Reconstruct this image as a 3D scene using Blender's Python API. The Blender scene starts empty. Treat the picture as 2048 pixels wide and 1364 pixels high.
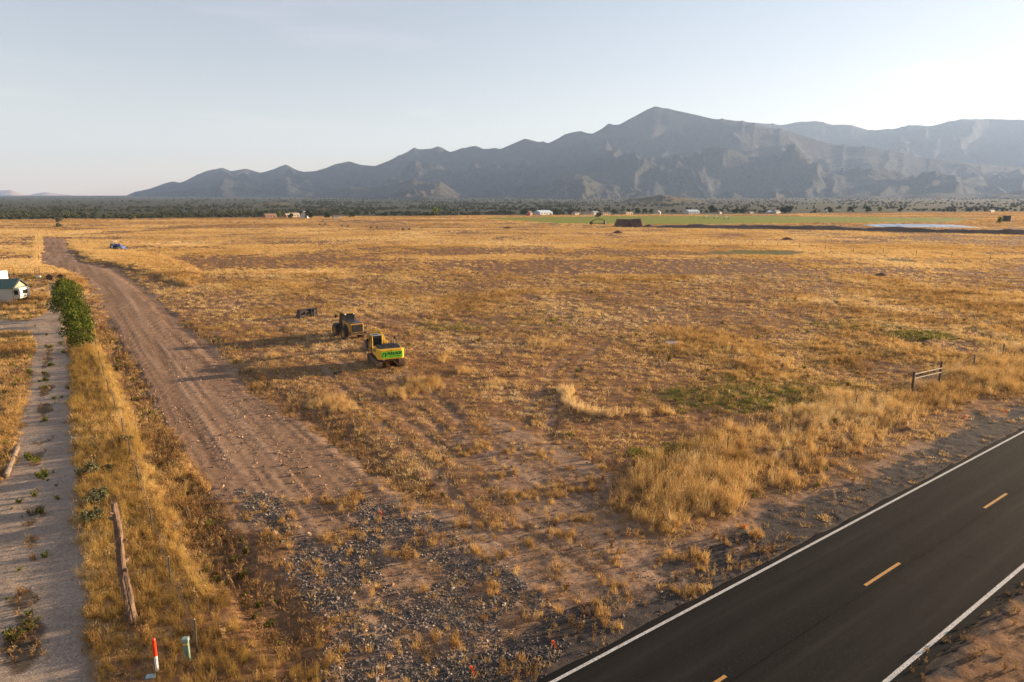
import bpy, bmesh, math, random
import numpy as np
from mathutils import Vector, Matrix

# ------------------------------------------------------------------ camera, sky, sun, exposure
sc = bpy.context.scene
C = sc.collection
R = math.radians
CAM_H = 15.45
cam_d = bpy.data.cameras.new('camera')
cam_d.sensor_width = 36.0
cam_d.lens = 23.995
cam_d.clip_start = 0.5
cam_d.clip_end = 60000
cam = bpy.data.objects.new('camera', cam_d)
C.objects.link(cam)
cam.location = (0, 0, CAM_H)
cam.rotation_euler = (R(90 - 11.472), 0, 0)
sc.camera = cam

SUN_AZ, SUN_EL = 68.8, 9.5            # clockwise from +Y, above the horizon
world = bpy.data.worlds.new('World')
sc.world = world
world.use_nodes = True
wnt = world.node_tree
sky = wnt.nodes.new('ShaderNodeTexSky')
sky.sky_type = 'NISHITA'
sky.sun_disc = False
sky.sun_elevation = R(SUN_EL)
sky.sun_rotation = R(SUN_AZ)
sky.altitude = 1300
sky.air_density = 1.35
sky.dust_density = 0.7
sky.ozone_density = 1.2
hsv = wnt.nodes.new('ShaderNodeHueSaturation')          # dusty late-summer air: less saturated all round
hsv.inputs['Saturation'].default_value = 0.68
wnt.links.new(sky.outputs[0], hsv.inputs['Color'])
tnt = wnt.nodes.new('ShaderNodeMix'); tnt.data_type = 'RGBA'; tnt.blend_type = 'MULTIPLY'; tnt.inputs[0].default_value = 1.0
tnt.inputs[7].default_value = (1.055, 0.945, 1.0, 1)
wnt.links.new(hsv.outputs[0], tnt.inputs[6])
# thin high cirrus, spread over the whole dome
wtc = wnt.nodes.new('ShaderNodeTexCoord'); wmp = wnt.nodes.new('ShaderNodeMapping'); wmp.inputs['Scale'].default_value = (1.2, 1.2, 9.0); wmp.inputs['Rotation'].default_value = (0.10, 0.12, 0.4)
wno = wnt.nodes.new('ShaderNodeTexNoise'); wno.inputs['Scale'].default_value = 2.1; wno.inputs['Detail'].default_value = 6; wno.inputs['Roughness'].default_value = 0.6
wrm = wnt.nodes.new('ShaderNodeValToRGB'); wrm.color_ramp.elements[0].position = 0.56; wrm.color_ramp.elements[0].color = (1, 1, 1, 1); wrm.color_ramp.elements[1].position = 0.74; wrm.color_ramp.elements[1].color = (1.20, 1.13, 1.08, 1)
wnt.links.new(wtc.outputs['Generated'], wmp.inputs[0]); wnt.links.new(wmp.outputs[0], wno.inputs['Vector']); wnt.links.new(wno.outputs['Fac'], wrm.inputs[0])
cir = wnt.nodes.new('ShaderNodeMix'); cir.data_type = 'RGBA'; cir.blend_type = 'MULTIPLY'; cir.inputs[0].default_value = 1.0
wnt.links.new(tnt.outputs[2], cir.inputs[6]); wnt.links.new(wrm.outputs[0], cir.inputs[7])
wnt.links.new(cir.outputs[2], wnt.nodes['Background'].inputs[0])
wnt.nodes['Background'].inputs[1].default_value = 0.05

sun_d = bpy.data.lights.new('sun', 'SUN')
sun_d.energy = 5.0
sun_d.angle = R(0.6)
sun_d.color = (1.0, 0.74, 0.47)
sun = bpy.data.objects.new('sun', sun_d)
C.objects.link(sun)
sdir = Vector((math.sin(R(SUN_AZ)) * math.cos(R(SUN_EL)), math.cos(R(SUN_AZ)) * math.cos(R(SUN_EL)), math.sin(R(SUN_EL))))
sun.rotation_euler = sdir.to_track_quat('Z', 'Y').to_euler()

sc.view_settings.view_transform = 'Standard'
sc.view_settings.look = 'None'
sc.view_settings.gamma = 1.0
sc.view_settings.exposure = 2.12
sc.render.engine = 'CYCLES'
sc.cycles.use_denoising = True
sc.cycles.denoiser = 'OPENIMAGEDENOISE'
sc.cycles.denoising_prefilter = 'NONE'
sc.cycles.max_bounces = 6
sc.cycles.transparent_max_bounces = 6
sc.cycles.volume_bounces = 0

rng = np.random.default_rng(7)
random.seed(7)

# ------------------------------------------------------------------ numpy noise
def _hash(ix, iy, seed):
    h = (ix.astype(np.int64) * 374761393 + iy.astype(np.int64) * 668265263 + seed * 974634777) & 0xFFFFFFFF
    h = ((h ^ (h >> 13)) * 1274126177) & 0xFFFFFFFF
    return ((h ^ (h >> 16)) & 0xFFFF) / 65535.0
def vnoise(x, y, seed=0):
    ix = np.floor(x); iy = np.floor(y)
    fx = x - ix; fy = y - iy
    fx = fx * fx * fx * (fx * (fx * 6 - 15) + 10); fy = fy * fy * fy * (fy * (fy * 6 - 15) + 10)
    a = _hash(ix, iy, seed); b = _hash(ix + 1, iy, seed); c = _hash(ix, iy + 1, seed); d = _hash(ix + 1, iy + 1, seed)
    return (a + (b - a) * fx) * (1 - fy) + (c + (d - c) * fx) * fy
def fbm(x, y, octv=4, seed=0, gain=0.5):
    s = 0.0; amp = 1.0; tot = 0.0
    for o in range(octv):
        s = s + amp * vnoise(x * (2 ** o) + 17.3 * o, y * (2 ** o) - 9.1 * o, seed + o * 31)
        tot += amp; amp *= gain
    return s / tot
def ridged(x, y, octv=5, seed=0):
    s = 0.0; amp = 1.0; tot = 0.0; w = 1.0
    for o in range(octv):
        n = 1 - np.abs(2 * vnoise(x * (2.03 ** o) + 5.7 * o, y * (2.03 ** o) + 3.3 * o, seed + o * 57) - 1)
        n = n * n * w
        w = np.clip(n * 1.6, 0, 1)
        s = s + amp * n; tot += amp; amp *= 0.5
    return s / tot
def sstep(a, b, x):
    t = np.clip((x - a) / (b - a), 0, 1)
    return t * t * (3 - 2 * t)
def sdpoly(x, y, P):
    """signed distance to polygon, positive inside"""
    P = np.array(P, float); n = len(P)
    d = np.full(x.shape, 1e18); ins = np.zeros(x.shape, bool)
    for i in range(n):
        ax, ay = P[i]; bx, by = P[(i + 1) % n]
        ex, ey = bx - ax, by - ay
        t = np.clip(((x - ax) * ex + (y - ay) * ey) / (ex * ex + ey * ey + 1e-12), 0, 1)
        d = np.minimum(d, (x - ax - t * ex) ** 2 + (y - ay - t * ey) ** 2)
        c = ((ay > y) != (by > y)) & (x < ex * (y - ay) / (by - ay + 1e-12) + ax)
        ins ^= c
    d = np.sqrt(d)
    return np.where(ins, d, -d)
def sdline(x, y, P):
    P = np.array(P, float); d = np.full(x.shape, 1e18)
    for i in range(len(P) - 1):
        ax, ay = P[i]; bx, by = P[i + 1]
        ex, ey = bx - ax, by - ay
        t = np.clip(((x - ax) * ex + (y - ay) * ey) / (ex * ex + ey * ey + 1e-12), 0, 1)
        d = np.minimum(d, (x - ax - t * ex) ** 2 + (y - ay - t * ey) ** 2)
    return np.sqrt(d)

# ------------------------------------------------------------------ the lie of the land (metres, camera at x = y = 0)
TRACK = [(-208.27, 306.13), (-122.73, 178.33), (-106.53, 163.21), (-85.70, 137.62), (-67.47, 110.64), (-51.52, 86.12), (-43.87, 75.01), (-37.06, 65.06), (-28.69, 52.59), (-25.10, 47.46), (-20.61, 40.96), (-17.32, 36.36),
         (-15.22, 33.16), (-12.97, 30.39), (-10.92, 29.64), (-8.16, 30.91), (-7.30, 35.39), (-9.60, 40.00), (-12.41, 43.19), (-15.62, 46.88), (-20.68, 53.46), (-24.95, 60.51), (-30.79, 70.30), (-36.98, 79.41), (-49.47, 98.05), (-60.02, 114.29),
         (-74.73, 135.84), (-90.65, 158.32), (-104.17, 172.53), (-117.69, 186.16), (-151.31, 235.54), (-196.40, 301.83)]
DRIVE = [(-12.95, 18.50), (-13.91, 19.76), (-18.18, 26.34), (-23.10, 33.77), (-31.25, 46.21), (-40.53, 60.51), (-51.02, 76.71), (-73.25, 109.47), (-88.59, 131.57), (-89.37, 131.57), (-74.86, 109.47), (-65.89, 95.33), (-64.67, 90.30), (-68.69, 90.30), (-75.15, 88.36), (-68.57, 80.35), (-62.33, 81.64), (-58.68, 81.64),
         (-52.66, 73.91), (-44.05, 60.51), (-34.68, 46.21), (-29.04, 37.15), (-27.73, 33.16), (-26.86, 28.46), (-19.01, 18.50)]
DRIVE_WEEDS = [(-51.22, 73.91), (-41.39, 58.72), (-33.23, 46.21), (-27.48, 37.15), (-23.42, 30.91), (-20.36, 26.34), (-18.08, 22.85), (-16.59, 20.35)]
APRON = [(-16.42, 34.72), (-14.20, 32.57), (-10.68, 28.92), (-8.01, 24.48), (-6.16, 22.55), (-5.88, 21.40), (-6.08, 18.93), (0.25, 18.29), (1.50, 19.76), (5.03, 22.25), (14.39, 29.39), (11.46, 30.39), (8.85, 29.64), (6.49, 29.64), (5.45, 32.00), (5.71, 36.43), (5.29, 41.22), (2.58, 44.09), (-1.59, 47.34),
         (-4.20, 44.09), (-1.82, 36.43), (0.39, 30.91), (-1.58, 31.17), (-4.14, 32.00), (-7.43, 36.07), (-8.81, 34.72), (-12.29, 33.77)]
SHOULDER_FAR = [(5.03, 22.25), (14.39, 29.39), (35.48, 45.12), (60.96, 63.40), (70.58, 73.91), (39.37, 50.42), (34.08, 47.58), (27.41, 43.09), (22.01, 39.09), (16.74, 34.72), (14.57, 34.72), (12.35, 33.77), (10.66, 30.91), (7.44, 29.64)]
ROCKS_A = [(-14.79, 34.72), (-13.43, 34.72), (-11.20, 32.00), (-10.01, 30.24), (-7.95, 29.44), (-7.32, 30.39), (-8.56, 32.57), (-8.51, 33.46), (-7.21, 34.21), (-4.24, 31.23), (-2.18, 29.16), (-1.03, 27.49), (-0.08, 25.95), (1.02, 24.77), (1.83, 23.48), (2.12, 22.97),
           (1.34, 21.40), (0.64, 20.22), (-0.39, 19.76), (-1.96, 18.93), (-5.29, 18.93), (-6.28, 19.95), (-5.99, 21.40), (-6.37, 22.94), (-7.96, 23.97), (-9.17, 26.86), (-11.40, 30.24), (-13.09, 32.00)]
ROCK_BARE = [[(-5.49, 26.94), (-4.09, 27.79), (-3.05, 26.34), (-3.59, 24.84), (-5.17, 25.20)], [(-4.08, 22.25), (-2.87, 22.85), (-1.51, 21.96), (-2.14, 20.86), (-3.53, 20.99)], [(-11.20, 32.00), (-8.82, 32.57), (-7.57, 29.39), (-8.77, 28.69), (-10.13, 30.13)], [(-4.25, 30.91), (-2.18, 29.16), (-2.77, 28.01), (-3.77, 28.92)]]
TALL_R = [(5.82, 34.72), (7.08, 38.29), (12.48, 43.09), (16.86, 46.21), (22.99, 52.45), (28.92, 57.35), (31.36, 56.21), (33.62, 54.95), (37.92, 57.86), (43.40, 65.48), (56.64, 73.91), (75.67, 86.49), (58.86, 66.57), (43.63, 56.21), (37.84, 53.17), (31.90, 48.77), (26.77, 44.91), (21.31, 40.78),
          (16.48, 35.39), (14.10, 34.92), (11.75, 32.00), (9.16, 30.80), (7.33, 30.24), (6.18, 31.17)]
TALL_CORE = [(5.82, 34.72), (7.25, 37.91), (10.70, 41.22), (13.81, 43.09), (15.16, 41.22), (14.09, 36.43), (11.75, 32.00), (9.16, 30.80), (7.33, 30.24), (6.18, 31.17)]
TALL_SPOTS = [((25.99, 50.42), 3.2), ((22.58, 47.93), 2.2), ((42.16, 59.60), 4.0), ((48.06, 63.40), 4.5), ((35.62, 56.21), 2.0), ((28.65, 51.08), 2.5), ((-6.91, 66.13), 0.9), ((-1.46, 56.70), 1.5), ((-4.36, 61.45), 1.1), ((-24.36, 67.70), 0.9), ((19.69, 82.30), 3.0), ((3.65, 73.91), 2.4), ((-30.81, 80.35), 1.2), ((-6.52, 70.06), 0.8), ((-7.52, 57.02), 1.8), ((-9.17, 53.90), 1.6), ((-14.74, 51.76), 1.4), ((-12.84, 50.42), 1.2), ((0.48, 57.02), .8)]
LEFT_STRIP = [(-12.72, 18.50), (-13.87, 19.76), (-18.11, 26.34), (-23.02, 33.77), (-31.14, 46.21), (-39.26, 58.72), (-45.88, 69.81), (-46.96, 73.91), (-44.03, 71.30), (-35.17, 58.72), (-26.78, 46.21), (-20.22, 36.43), (-15.51, 29.39), (-12.93, 25.95), (-11.17, 23.97), (-8.67, 21.82), (-6.41, 21.40), (-5.49, 19.76), (-4.98, 18.29)]
GOLD_BAND = [(-70.66, 109.47), (-57.16, 90.30), (-46.13, 73.91), (-34.64, 57.02), (-27.35, 46.21), (-21.63, 37.91), (-17.51, 32.00), (-14.00, 27.15), (-12.29, 25.20)]
DITCH = [(-54.94, 90.30), (-44.20, 73.91), (-35.00, 60.51), (-27.23, 48.53), (-21.24, 39.50), (-16.78, 33.16), (-13.47, 28.46), (-11.21, 25.57), (-9.14, 23.16), (-7.47, 21.40)]
DITCH_R = [(-187.92, 289.63), (-138.42, 216.44), (-112.85, 179.85), (-96.62, 163.21), (-77.50, 138.53), (-57.72, 109.47), (-45.22, 90.30), (-32.28, 71.30), (-23.27, 58.72), (-18.52, 52.45), (-13.60, 46.21), (-9.59, 40.78), (-6.36, 36.43), (-3.75, 33.16)]
BERM = [(-145.04, 228.00), (-127.73, 220.92), (-99.46, 196.48), (-70.27, 153.71), (-60.79, 128.35), (-70.59, 138.53), (-92.65, 165.77), (-113.05, 184.54)]
BROWN_LEFT = [(-257.28, 289.63), (-205.59, 297.66), (-136.72, 196.48), (-167.79, 187.80)]
GOLD_LEFT = [(-231.38, 334.68), (-227.98, 334.68), (-118.80, 172.53), (-96.35, 150.42), (-81.12, 129.94), (-75.23, 118.85), (-92.15, 138.53), (-115.31, 153.71), (-132.20, 153.71), (-158.19, 184.54), (-131.33, 187.80)]
GREENS = [((75.86, 214.27), 15, 12, 1.0), ((48.18, 79.10), 4.2, 3.2, .9), ((21.95, 53.90), 9, 6, .45), ((104.56, 184.54), 6, 5, .6), ((-7.82, 84.70), 4, 5, .25), ((23.86, 50.81), 3, 2.5, .6), ((4.50, 28.83), .9, .9, .9), ((8.34, 40.52), 1.3, 1.0, .8),
          ((15.80, 52.45), 5, 4, .4), ((-79.55, 109.47), 2.5, 3, .6), ((11.97, 41.22), 3, 1.5, .5), ((3.76, 90.30), 6, 8, .12), ((43.50, 86.49), 6, 4, .35)]
ALFALFA = [(-32.55, 705.18), (100.53, 792.43), (283.17, 825.46), (468.44, 693.94), (354.10, 559.88), (221.48, 532.42), (97.78, 490.30), (36.03, 519.67)]
TYRES = [[(3.09, 26.34), (1.39, 31.44), (-0.69, 37.15), (-3.53, 44.09), (-6.94, 52.45), (-9.64, 59.60)], [(2.78, 27.57), (1.75, 33.77), (1.15, 41.22), (2.13, 49.77), (4.99, 62.41), (8.63, 73.91)], [(-0.59, 30.91), (-3.65, 37.91), (-8.84, 47.34), (-14.83, 58.72), (-20.52, 71.30), (-29.86, 86.49), (-44.79, 109.47)], [(71.93, 159.51), (56.39, 122.34), (47.00, 98.99), (41.17, 82.97)], [(-13.78, 64.43), (-17.31, 71.30), (-22.50, 82.97), (-30.38, 96.67), (-40.75, 109.47)], [(-1.28, 71.30), (-8.90, 82.97), (-17.71, 90.30), (-26.19, 109.47), (-40.51, 129.94)]]
STRAW_RING = [(4.43, 55.11), (4.46, 51.35), (5.27, 48.90), (7.17, 47.81), (9.41, 48.05), (11.59, 48.77)]
RA = R(36.45)                                   # paved road heading
RD = np.array([math.cos(RA), math.sin(RA)]); RN = np.array([-math.sin(RA), math.cos(RA)])
EDGE_L, CENTRE, EDGE_R = 15.10, 11.87, 8.60     # painted lines, metres along RN
TA = np.array([-0.553, 0.833]); TB = np.array([0.833, 0.553])   # along / across the dirt track

def zones(x, y):
    w1 = fbm(x / 2.2, y / 2.2, 3, 11) - .5
    w2 = fbm(x / 0.7, y / 0.7, 2, 12) - .5
    j = w1 * 1.5 + w2 * .6
    far = np.clip(y / 60, 1, 12)
    rc = x * RN[0] + y * RN[1]
    z = {}
    z['track'] = sstep(-.45, .45, sdpoly(x, y, TRACK) + j * .7 * np.clip(far, 1, 3))
    z['apron'] = sstep(-.7, .7, sdpoly(x, y, APRON) + j * 1.3)
    sh = sstep(-.5, .5, sdpoly(x, y, SHOULDER_FAR) + j * 1.4)
    z['shoulder'] = np.maximum(sh, sstep(-.3, .3, 1.3 + j * .8 - np.abs(rc - (EDGE_L + .9))) * (x > 0))
    rside = sstep(EDGE_R + .2, EDGE_R - .4, rc + j * .5)
    z['rside'] = rside * (x > 2)
    dv = sdpoly(x, y, DRIVE) + j * .55
    z['drive'] = sstep(-.3, .3, dv)
    wd = sdline(x, y, DRIVE_WEEDS)
    z['dweed'] = sstep(.75, .15, wd + w1 * 1.3) * z['drive'] * sstep(.40, .56, fbm(x / 1.5, y / 2.2, 3, 15) + .04)
    rk = sstep(-.5, .3, sdpoly(x, y, ROCKS_A) + j * 1.0)
    for P in ROCK_BARE:
        rk = rk * (1 - .85 * sstep(-.6, .5, sdpoly(x, y, P) + j * .7))
    z['rocks'] = rk * sstep(.30, .55, fbm(x / 1.4, y / 1.4, 3, 21) + .12)
    z['tallr'] = sstep(-.6, .6, sdpoly(x, y, TALL_R) + j * 2.0)
    z['core'] = sstep(-.8, 1.2, sdpoly(x, y, TALL_CORE) + j * 2.2 - .3)
    sp = np.zeros_like(x)
    for (c, r) in TALL_SPOTS:
        dd = np.hypot(x - c[0], (y - c[1]) * .8) / r
        sp = np.maximum(sp, sstep(1.15, .55, dd + w1 * .8))
    z['spots'] = sp
    z['left'] = sstep(-.4, .3, sdpoly(x, y, LEFT_STRIP) + j * .5)
    z['gold'] = sstep(.75, .3, sdline(x, y, GOLD_BAND) + w1 * .6)
    z['ditch'] = sstep(1.3, .4, sdline(x, y, DITCH) + w1 * .9)
    z['ditchr'] = sstep(1.5, .5, sdline(x, y, DITCH_R) + w1 * 1.6)
    z['berm'] = sstep(-1.5, 1.5, sdpoly(x, y, BERM) + j * 3)
    z['brownl'] = sstep(-1, 1, sdpoly(x, y, BROWN_LEFT) + j * 2)
    z['goldl'] = sstep(-.8, .8, sdpoly(x, y, GOLD_LEFT) + j * 2)
    g = np.zeros_like(x)
    for (c, rx, ry, s) in GREENS:
        dd = np.hypot((x - c[0]) / rx, (y - c[1]) / ry)
        g = np.maximum(g, s * sstep(1.2, .5, dd + (fbm(x / (rx * .5), y / (ry * .5), 3, 41) - .5) * .9))
    z['green'] = g
    z['alf'] = sstep(-4, 4, sdpoly(x, y, ALFALFA) + j * 6)
    z['clear'] = sstep(1.1, .5, np.hypot(x + 12.3, y - 19.6) + w1)
    z['ring'] = sstep(.7, .2, sdline(x, y, STRAW_RING) + w1 * .5 + w2 * .3)
    z['lfield'] = ((x * TB[0] + y * TB[1]) < 0.5) * (1 - z['drive'])
    road = sstep(EDGE_R - .75, EDGE_R - .45, rc) * sstep(EDGE_L + .45, EDGE_L + .25, rc)
    z['road'] = road
    # cover of dead grass over the open field
    ln = fbm(x / 26, y / 34, 4, 51); mn = fbm(x / 6, y / 8, 4, 52); sn = fbm(x / 1.6, y / 2.2, 3, 53)
    d = .18 + 2.2 * (ln - .5) + 1.2 * (mn - .5) + .5 * (sn - .5)
    d = d + .46 * sstep(110, 260, y) + .22 * sstep(300, 520, y)
    d = d + .45 * sstep(.62, .72, fbm(x / 90, y / 14, 3, 54)) * sstep(100, 200, y)
    d = d - .5 * sstep(.50, .66, fbm(x / 110, y / 22, 3, 55)) * sstep(70, 130, y)
    d = d - .55 * z['brownl']
    d = np.maximum(d, .95 * z['berm']); d = np.maximum(d, .95 * z['goldl'])
    d = np.clip(d, 0.02, 1)
    bare = np.maximum.reduce([z['track'], z['apron'], z['shoulder'], z['drive'], z['rside'], z['road']])
    ty = np.zeros_like(x)
    for P in TYRES:
        ty = np.maximum(ty, sstep(.42, .15, np.abs(sdline(x, y, P) - .95) + w2 * .35 - .08) * sstep(.30, .52, fbm(x / 4, y / 4, 3, 58) + .12))
    z['tyre'] = ty * (1 - bare)
    z['bare'] = bare
    z['cover'] = d * (1 - bare) * (1 - .85 * z['tyre'])
    z['along'] = x * TA[0] + y * TA[1]; z['across'] = x * TB[0] + y * TB[1]
    return z

def ruts(z, x, y):
    """tyre ruts: ridges that run with the track"""
    a, c = z['along'], z['across']
    c2 = c + (fbm(a / 45, c / 9, 2, 61) - .5) * 2.0
    r = vnoise(c2 / .30, a / 16, 62) * .7 + vnoise(c2 / .8, a / 40, 63) * .6 + vnoise(c2 / .14, a / 9, 64) * .55
    return r / 1.85
def height(x, y, z):
    rc = x * RN[0] + y * RN[1]
    flat = sstep(0, 4, np.maximum(rc - EDGE_L - 1.2, EDGE_R - 1.2 - rc))
    h = (fbm(x / 45, y / 45, 3, 71) - .5) * .3 * flat * np.clip(y / 40, .3, 1)
    h = h + (fbm(x / 3.2, y / 3.2, 4, 72) - .5) * .34 * flat * (1 - .75 * np.maximum(z['drive'], np.maximum(z['track'], z['apron'])))
    h = h + (fbm(x / .55, y / .55, 3, 73) - .5) * .09 * (1 - z['road']) * (1 - .6 * np.maximum(z['drive'], z['track']))
    r = ruts(z, x, y)
    h = h + (r - .5) * .10 * np.maximum(z['track'], .45 * z['apron'] * flat) + (fbm(x / .3, y / .3, 2, 75) - .5) * .05 * z['track']
    h = h - .14 * z['ditch'] * flat - .13 * z['ditchr'] * flat + .5 * z['berm'] + .08 * z['left'] * flat + .04 * z['ring'] - .07 * z['tyre'] * flat
    h = h - .03 * (1 - flat)
    h = h - .10 * z['road']
    h = h + 8.0 * np.clip((y - 900) / 1000, 0, 8) ** 1.25 + .003 * np.clip(y - 720, 0, 1400) * sstep(-.18, -.34, x / np.maximum(y, 1))
    return h
def ground_z(x, y):
    xa = np.atleast_1d(np.array(x, float)); ya = np.atleast_1d(np.array(y, float))
    r = height(xa, ya, zones(xa, ya))
    return float(r[0]) if np.isscalar(x) else r

# ------------------------------------------------------------------ helpers
def tag(o, label=None, cat=None, group=None, kind=None):
    if label: o['label'] = label
    if cat: o['category'] = cat
    if group: o['group'] = group
    if kind: o['kind'] = kind
    return o
def empty(name, loc, rz=0.0):
    o = bpy.data.objects.new(name, None); C.objects.link(o)
    o.location = loc; o.rotation_euler = (0, 0, rz); o.empty_display_size = .2
    return o
def link(name, me, mat=None, parent=None):
    o = bpy.data.objects.new(name, me); C.objects.link(o)
    if mat is not None and not me.materials: me.materials.append(mat)
    o.parent = parent
    return o
class MB:
    def __init__(s): s.v = []; s.f = []
    def add(s, v, f):
        b = len(s.v); s.v += [tuple(p) for p in v]; s.f += [tuple(b + i for i in q) for q in f]; return s
    def box(s, c, d, rz=0, rx=0, ry=0):
        x, y, z = d[0] / 2, d[1] / 2, d[2] / 2
        m = Matrix.Rotation(rz, 3, 'Z') @ Matrix.Rotation(ry, 3, 'Y') @ Matrix.Rotation(rx, 3, 'X')
        p = [m @ Vector(q) + Vector(c) for q in ((-x, -y, -z), (x, -y, -z), (x, y, -z), (-x, y, -z), (-x, -y, z), (x, -y, z), (x, y, z), (-x, y, z))]
        return s.add(p, [(0, 3, 2, 1), (4, 5, 6, 7), (0, 1, 5, 4), (1, 2, 6, 5), (2, 3, 7, 6), (3, 0, 4, 7)])
    def prism(s, prof, x0, x1, axis='x'):
        """closed profile (y, z) pushed from x0 to x1 (axis x), or (x, z) along y, or (x, y) along z"""
        n = len(prof)
        def P(a, q): return (a, q[0], q[1]) if axis == 'x' else ((q[0], a, q[1]) if axis == 'y' else (q[0], q[1], a))
        v = [P(x0, q) for q in prof] + [P(x1, q) for q in prof]
        f = [tuple(range(n)), tuple(range(2 * n - 1, n - 1, -1))] + [(i, i + n, (i + 1) % n + n, (i + 1) % n) for i in range(n)]
        return s.add(v, f)
    def cyl(s, p0, p1, r0, r1=None, n=12, cap=True):
        r1 = r0 if r1 is None else r1
        p0 = Vector(p0); p1 = Vector(p1); d = (p1 - p0).normalized()
        u = d.orthogonal().normalized(); w = d.cross(u)
        v = []
        for p, r in ((p0, r0), (p1, r1)):
            v += [p + u * (r * math.cos(2 * math.pi * i / n)) + w * (r * math.sin(2 * math.pi * i / n)) for i in range(n)]
        f = [(i, (i + 1) % n, (i + 1) % n + n, i + n) for i in range(n)]
        if cap: f += [tuple(range(n - 1, -1, -1)), tuple(range(n, 2 * n))]
        return s.add(v, f)
    def tube(s, pts, rs, n=8):
        pts = [Vector(p) for p in pts]
        rs = [rs] * len(pts) if not hasattr(rs, '__len__') else rs
        v = []; k = len(pts)
        u = (pts[1] - pts[0]).normalized().orthogonal().normalized()
        for i, p in enumerate(pts):
            d = (pts[min(i + 1, k - 1)] - pts[max(i - 1, 0)]).normalized()
            u = (u - d * u.dot(d)).normalized(); w = d.cross(u)
            v += [p + u * (rs[i] * math.cos(2 * math.pi * j / n)) + w * (rs[i] * math.sin(2 * math.pi * j / n)) for j in range(n)]
        f = []
        for i in range(k - 1):
            f += [(i * n + j, i * n + (j + 1) % n, (i + 1) * n + (j + 1) % n, (i + 1) * n + j) for j in range(n)]
        f += [tuple(range(n - 1, -1, -1)), tuple(range((k - 1) * n, k * n))]
        return s.add(v, f)
    def lathe(s, prof, c, axis, n=24):
        """profile of (radius, offset) turned about an axis through c; closed ring profile"""
        a = Vector(axis).normalized(); u = a.orthogonal().normalized(); w = a.cross(u); c = Vector(c); m = len(prof)
        v = [c + a * o + (u * math.cos(2 * math.pi * i / n) + w * math.sin(2 * math.pi * i / n)) * r for i in range(n) for (r, o) in prof]
        f = [(i * m + j, i * m + (j + 1) % m, ((i + 1) % n) * m + (j + 1) % m, ((i + 1) % n) * m + j) for i in range(n) for j in range(m)]
        return s.add(v, f)
    def mesh(s, name, mat=None, bevel=0, smooth=False, seg=2):
        me = bpy.data.meshes.new(name); me.from_pydata(s.v, [], s.f)
        bm = bmesh.new(); bm.from_mesh(me)
        bmesh.ops.recalc_face_normals(bm, faces=bm.faces)
        if bevel:
            ed = [e for e in bm.edges if len(e.link_faces) == 2 and e.calc_face_angle(0) > .5]
            bmesh.ops.bevel(bm, geom=ed, offset=bevel, segments=seg, profile=.6, affect='EDGES', clamp_overlap=True)
        for f in bm.faces: f.smooth = smooth
        bm.to_mesh(me); bm.free()
        if mat is not None: me.materials.append(mat)
        return me
    def build(s, name, mat, parent=None, bevel=0, smooth=False, seg=2):
        return link(name, s.mesh(name, mat, bevel, smooth, seg), None, parent)
def copy_tree(o, parent=None):
    c = o.copy(); C.objects.link(c); c.parent = parent
    for ch in list(o.children): copy_tree(ch, c)
    return c

# ------------------------------------------------------------------ materials
def _nodes(name):
    m = bpy.data.materials.new(name); m.use_nodes = True
    nt = m.node_tree; b = nt.nodes['Principled BSDF']
    return m, nt, b
def N(nt, typ, **kw):
    n = nt.nodes.new(typ)
    for k, v in kw.items():
        if k in n.inputs: n.inputs[k].default_value = v
        else: setattr(n, k, v)
    return n
def noise(nt, vec, scale, detail=4, rough=.55, dist=0.0):
    n = N(nt, 'ShaderNodeTexNoise', Scale=scale, Detail=detail, Roughness=rough, Distortion=dist)
    if vec is not None: nt.links.new(vec, n.inputs['Vector'])
    return n.outputs['Fac']
def ramp(nt, fac, stops):
    r = N(nt, 'ShaderNodeValToRGB'); cr = r.color_ramp
    while len(cr.elements) < len(stops): cr.elements.new(.5)
    for e, (p, c) in zip(cr.elements, stops):
        e.position = p; e.color = (*c, 1) if hasattr(c, '__len__') else (c, c, c, 1)
    nt.links.new(fac, r.inputs[0])
    return r.outputs[0]
def mix(nt, fac, a, b, mode='MIX'):
    n = N(nt, 'ShaderNodeMix', data_type='RGBA', blend_type=mode)
    for s, k in ((fac, 0), (a, 6), (b, 7)):
        if hasattr(s, 'default_value') or hasattr(s, 'is_output'): nt.links.new(s, n.inputs[k])
        elif k == 0: n.inputs[0].default_value = s
        else: n.inputs[k].default_value = (*s, 1)
    return n.outputs[2]
def math_(nt, op, a, b=None, clamp=False):
    n = N(nt, 'ShaderNodeMath', operation=op, use_clamp=clamp)
    for s, k in ((a, 0), (b, 1)):
        if s is None: continue
        if hasattr(s, 'is_output'): nt.links.new(s, n.inputs[k])
        else: n.inputs[k].default_value = s
    return n.outputs[0]
def bump(nt, b, h, strength=.5, dist=.02):
    n = N(nt, 'ShaderNodeBump', Strength=strength, Distance=dist)
    nt.links.new(h, n.inputs['Height'])
    nt.links.new(n.outputs[0], b.inputs['Normal'])
_mc = {}
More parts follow.
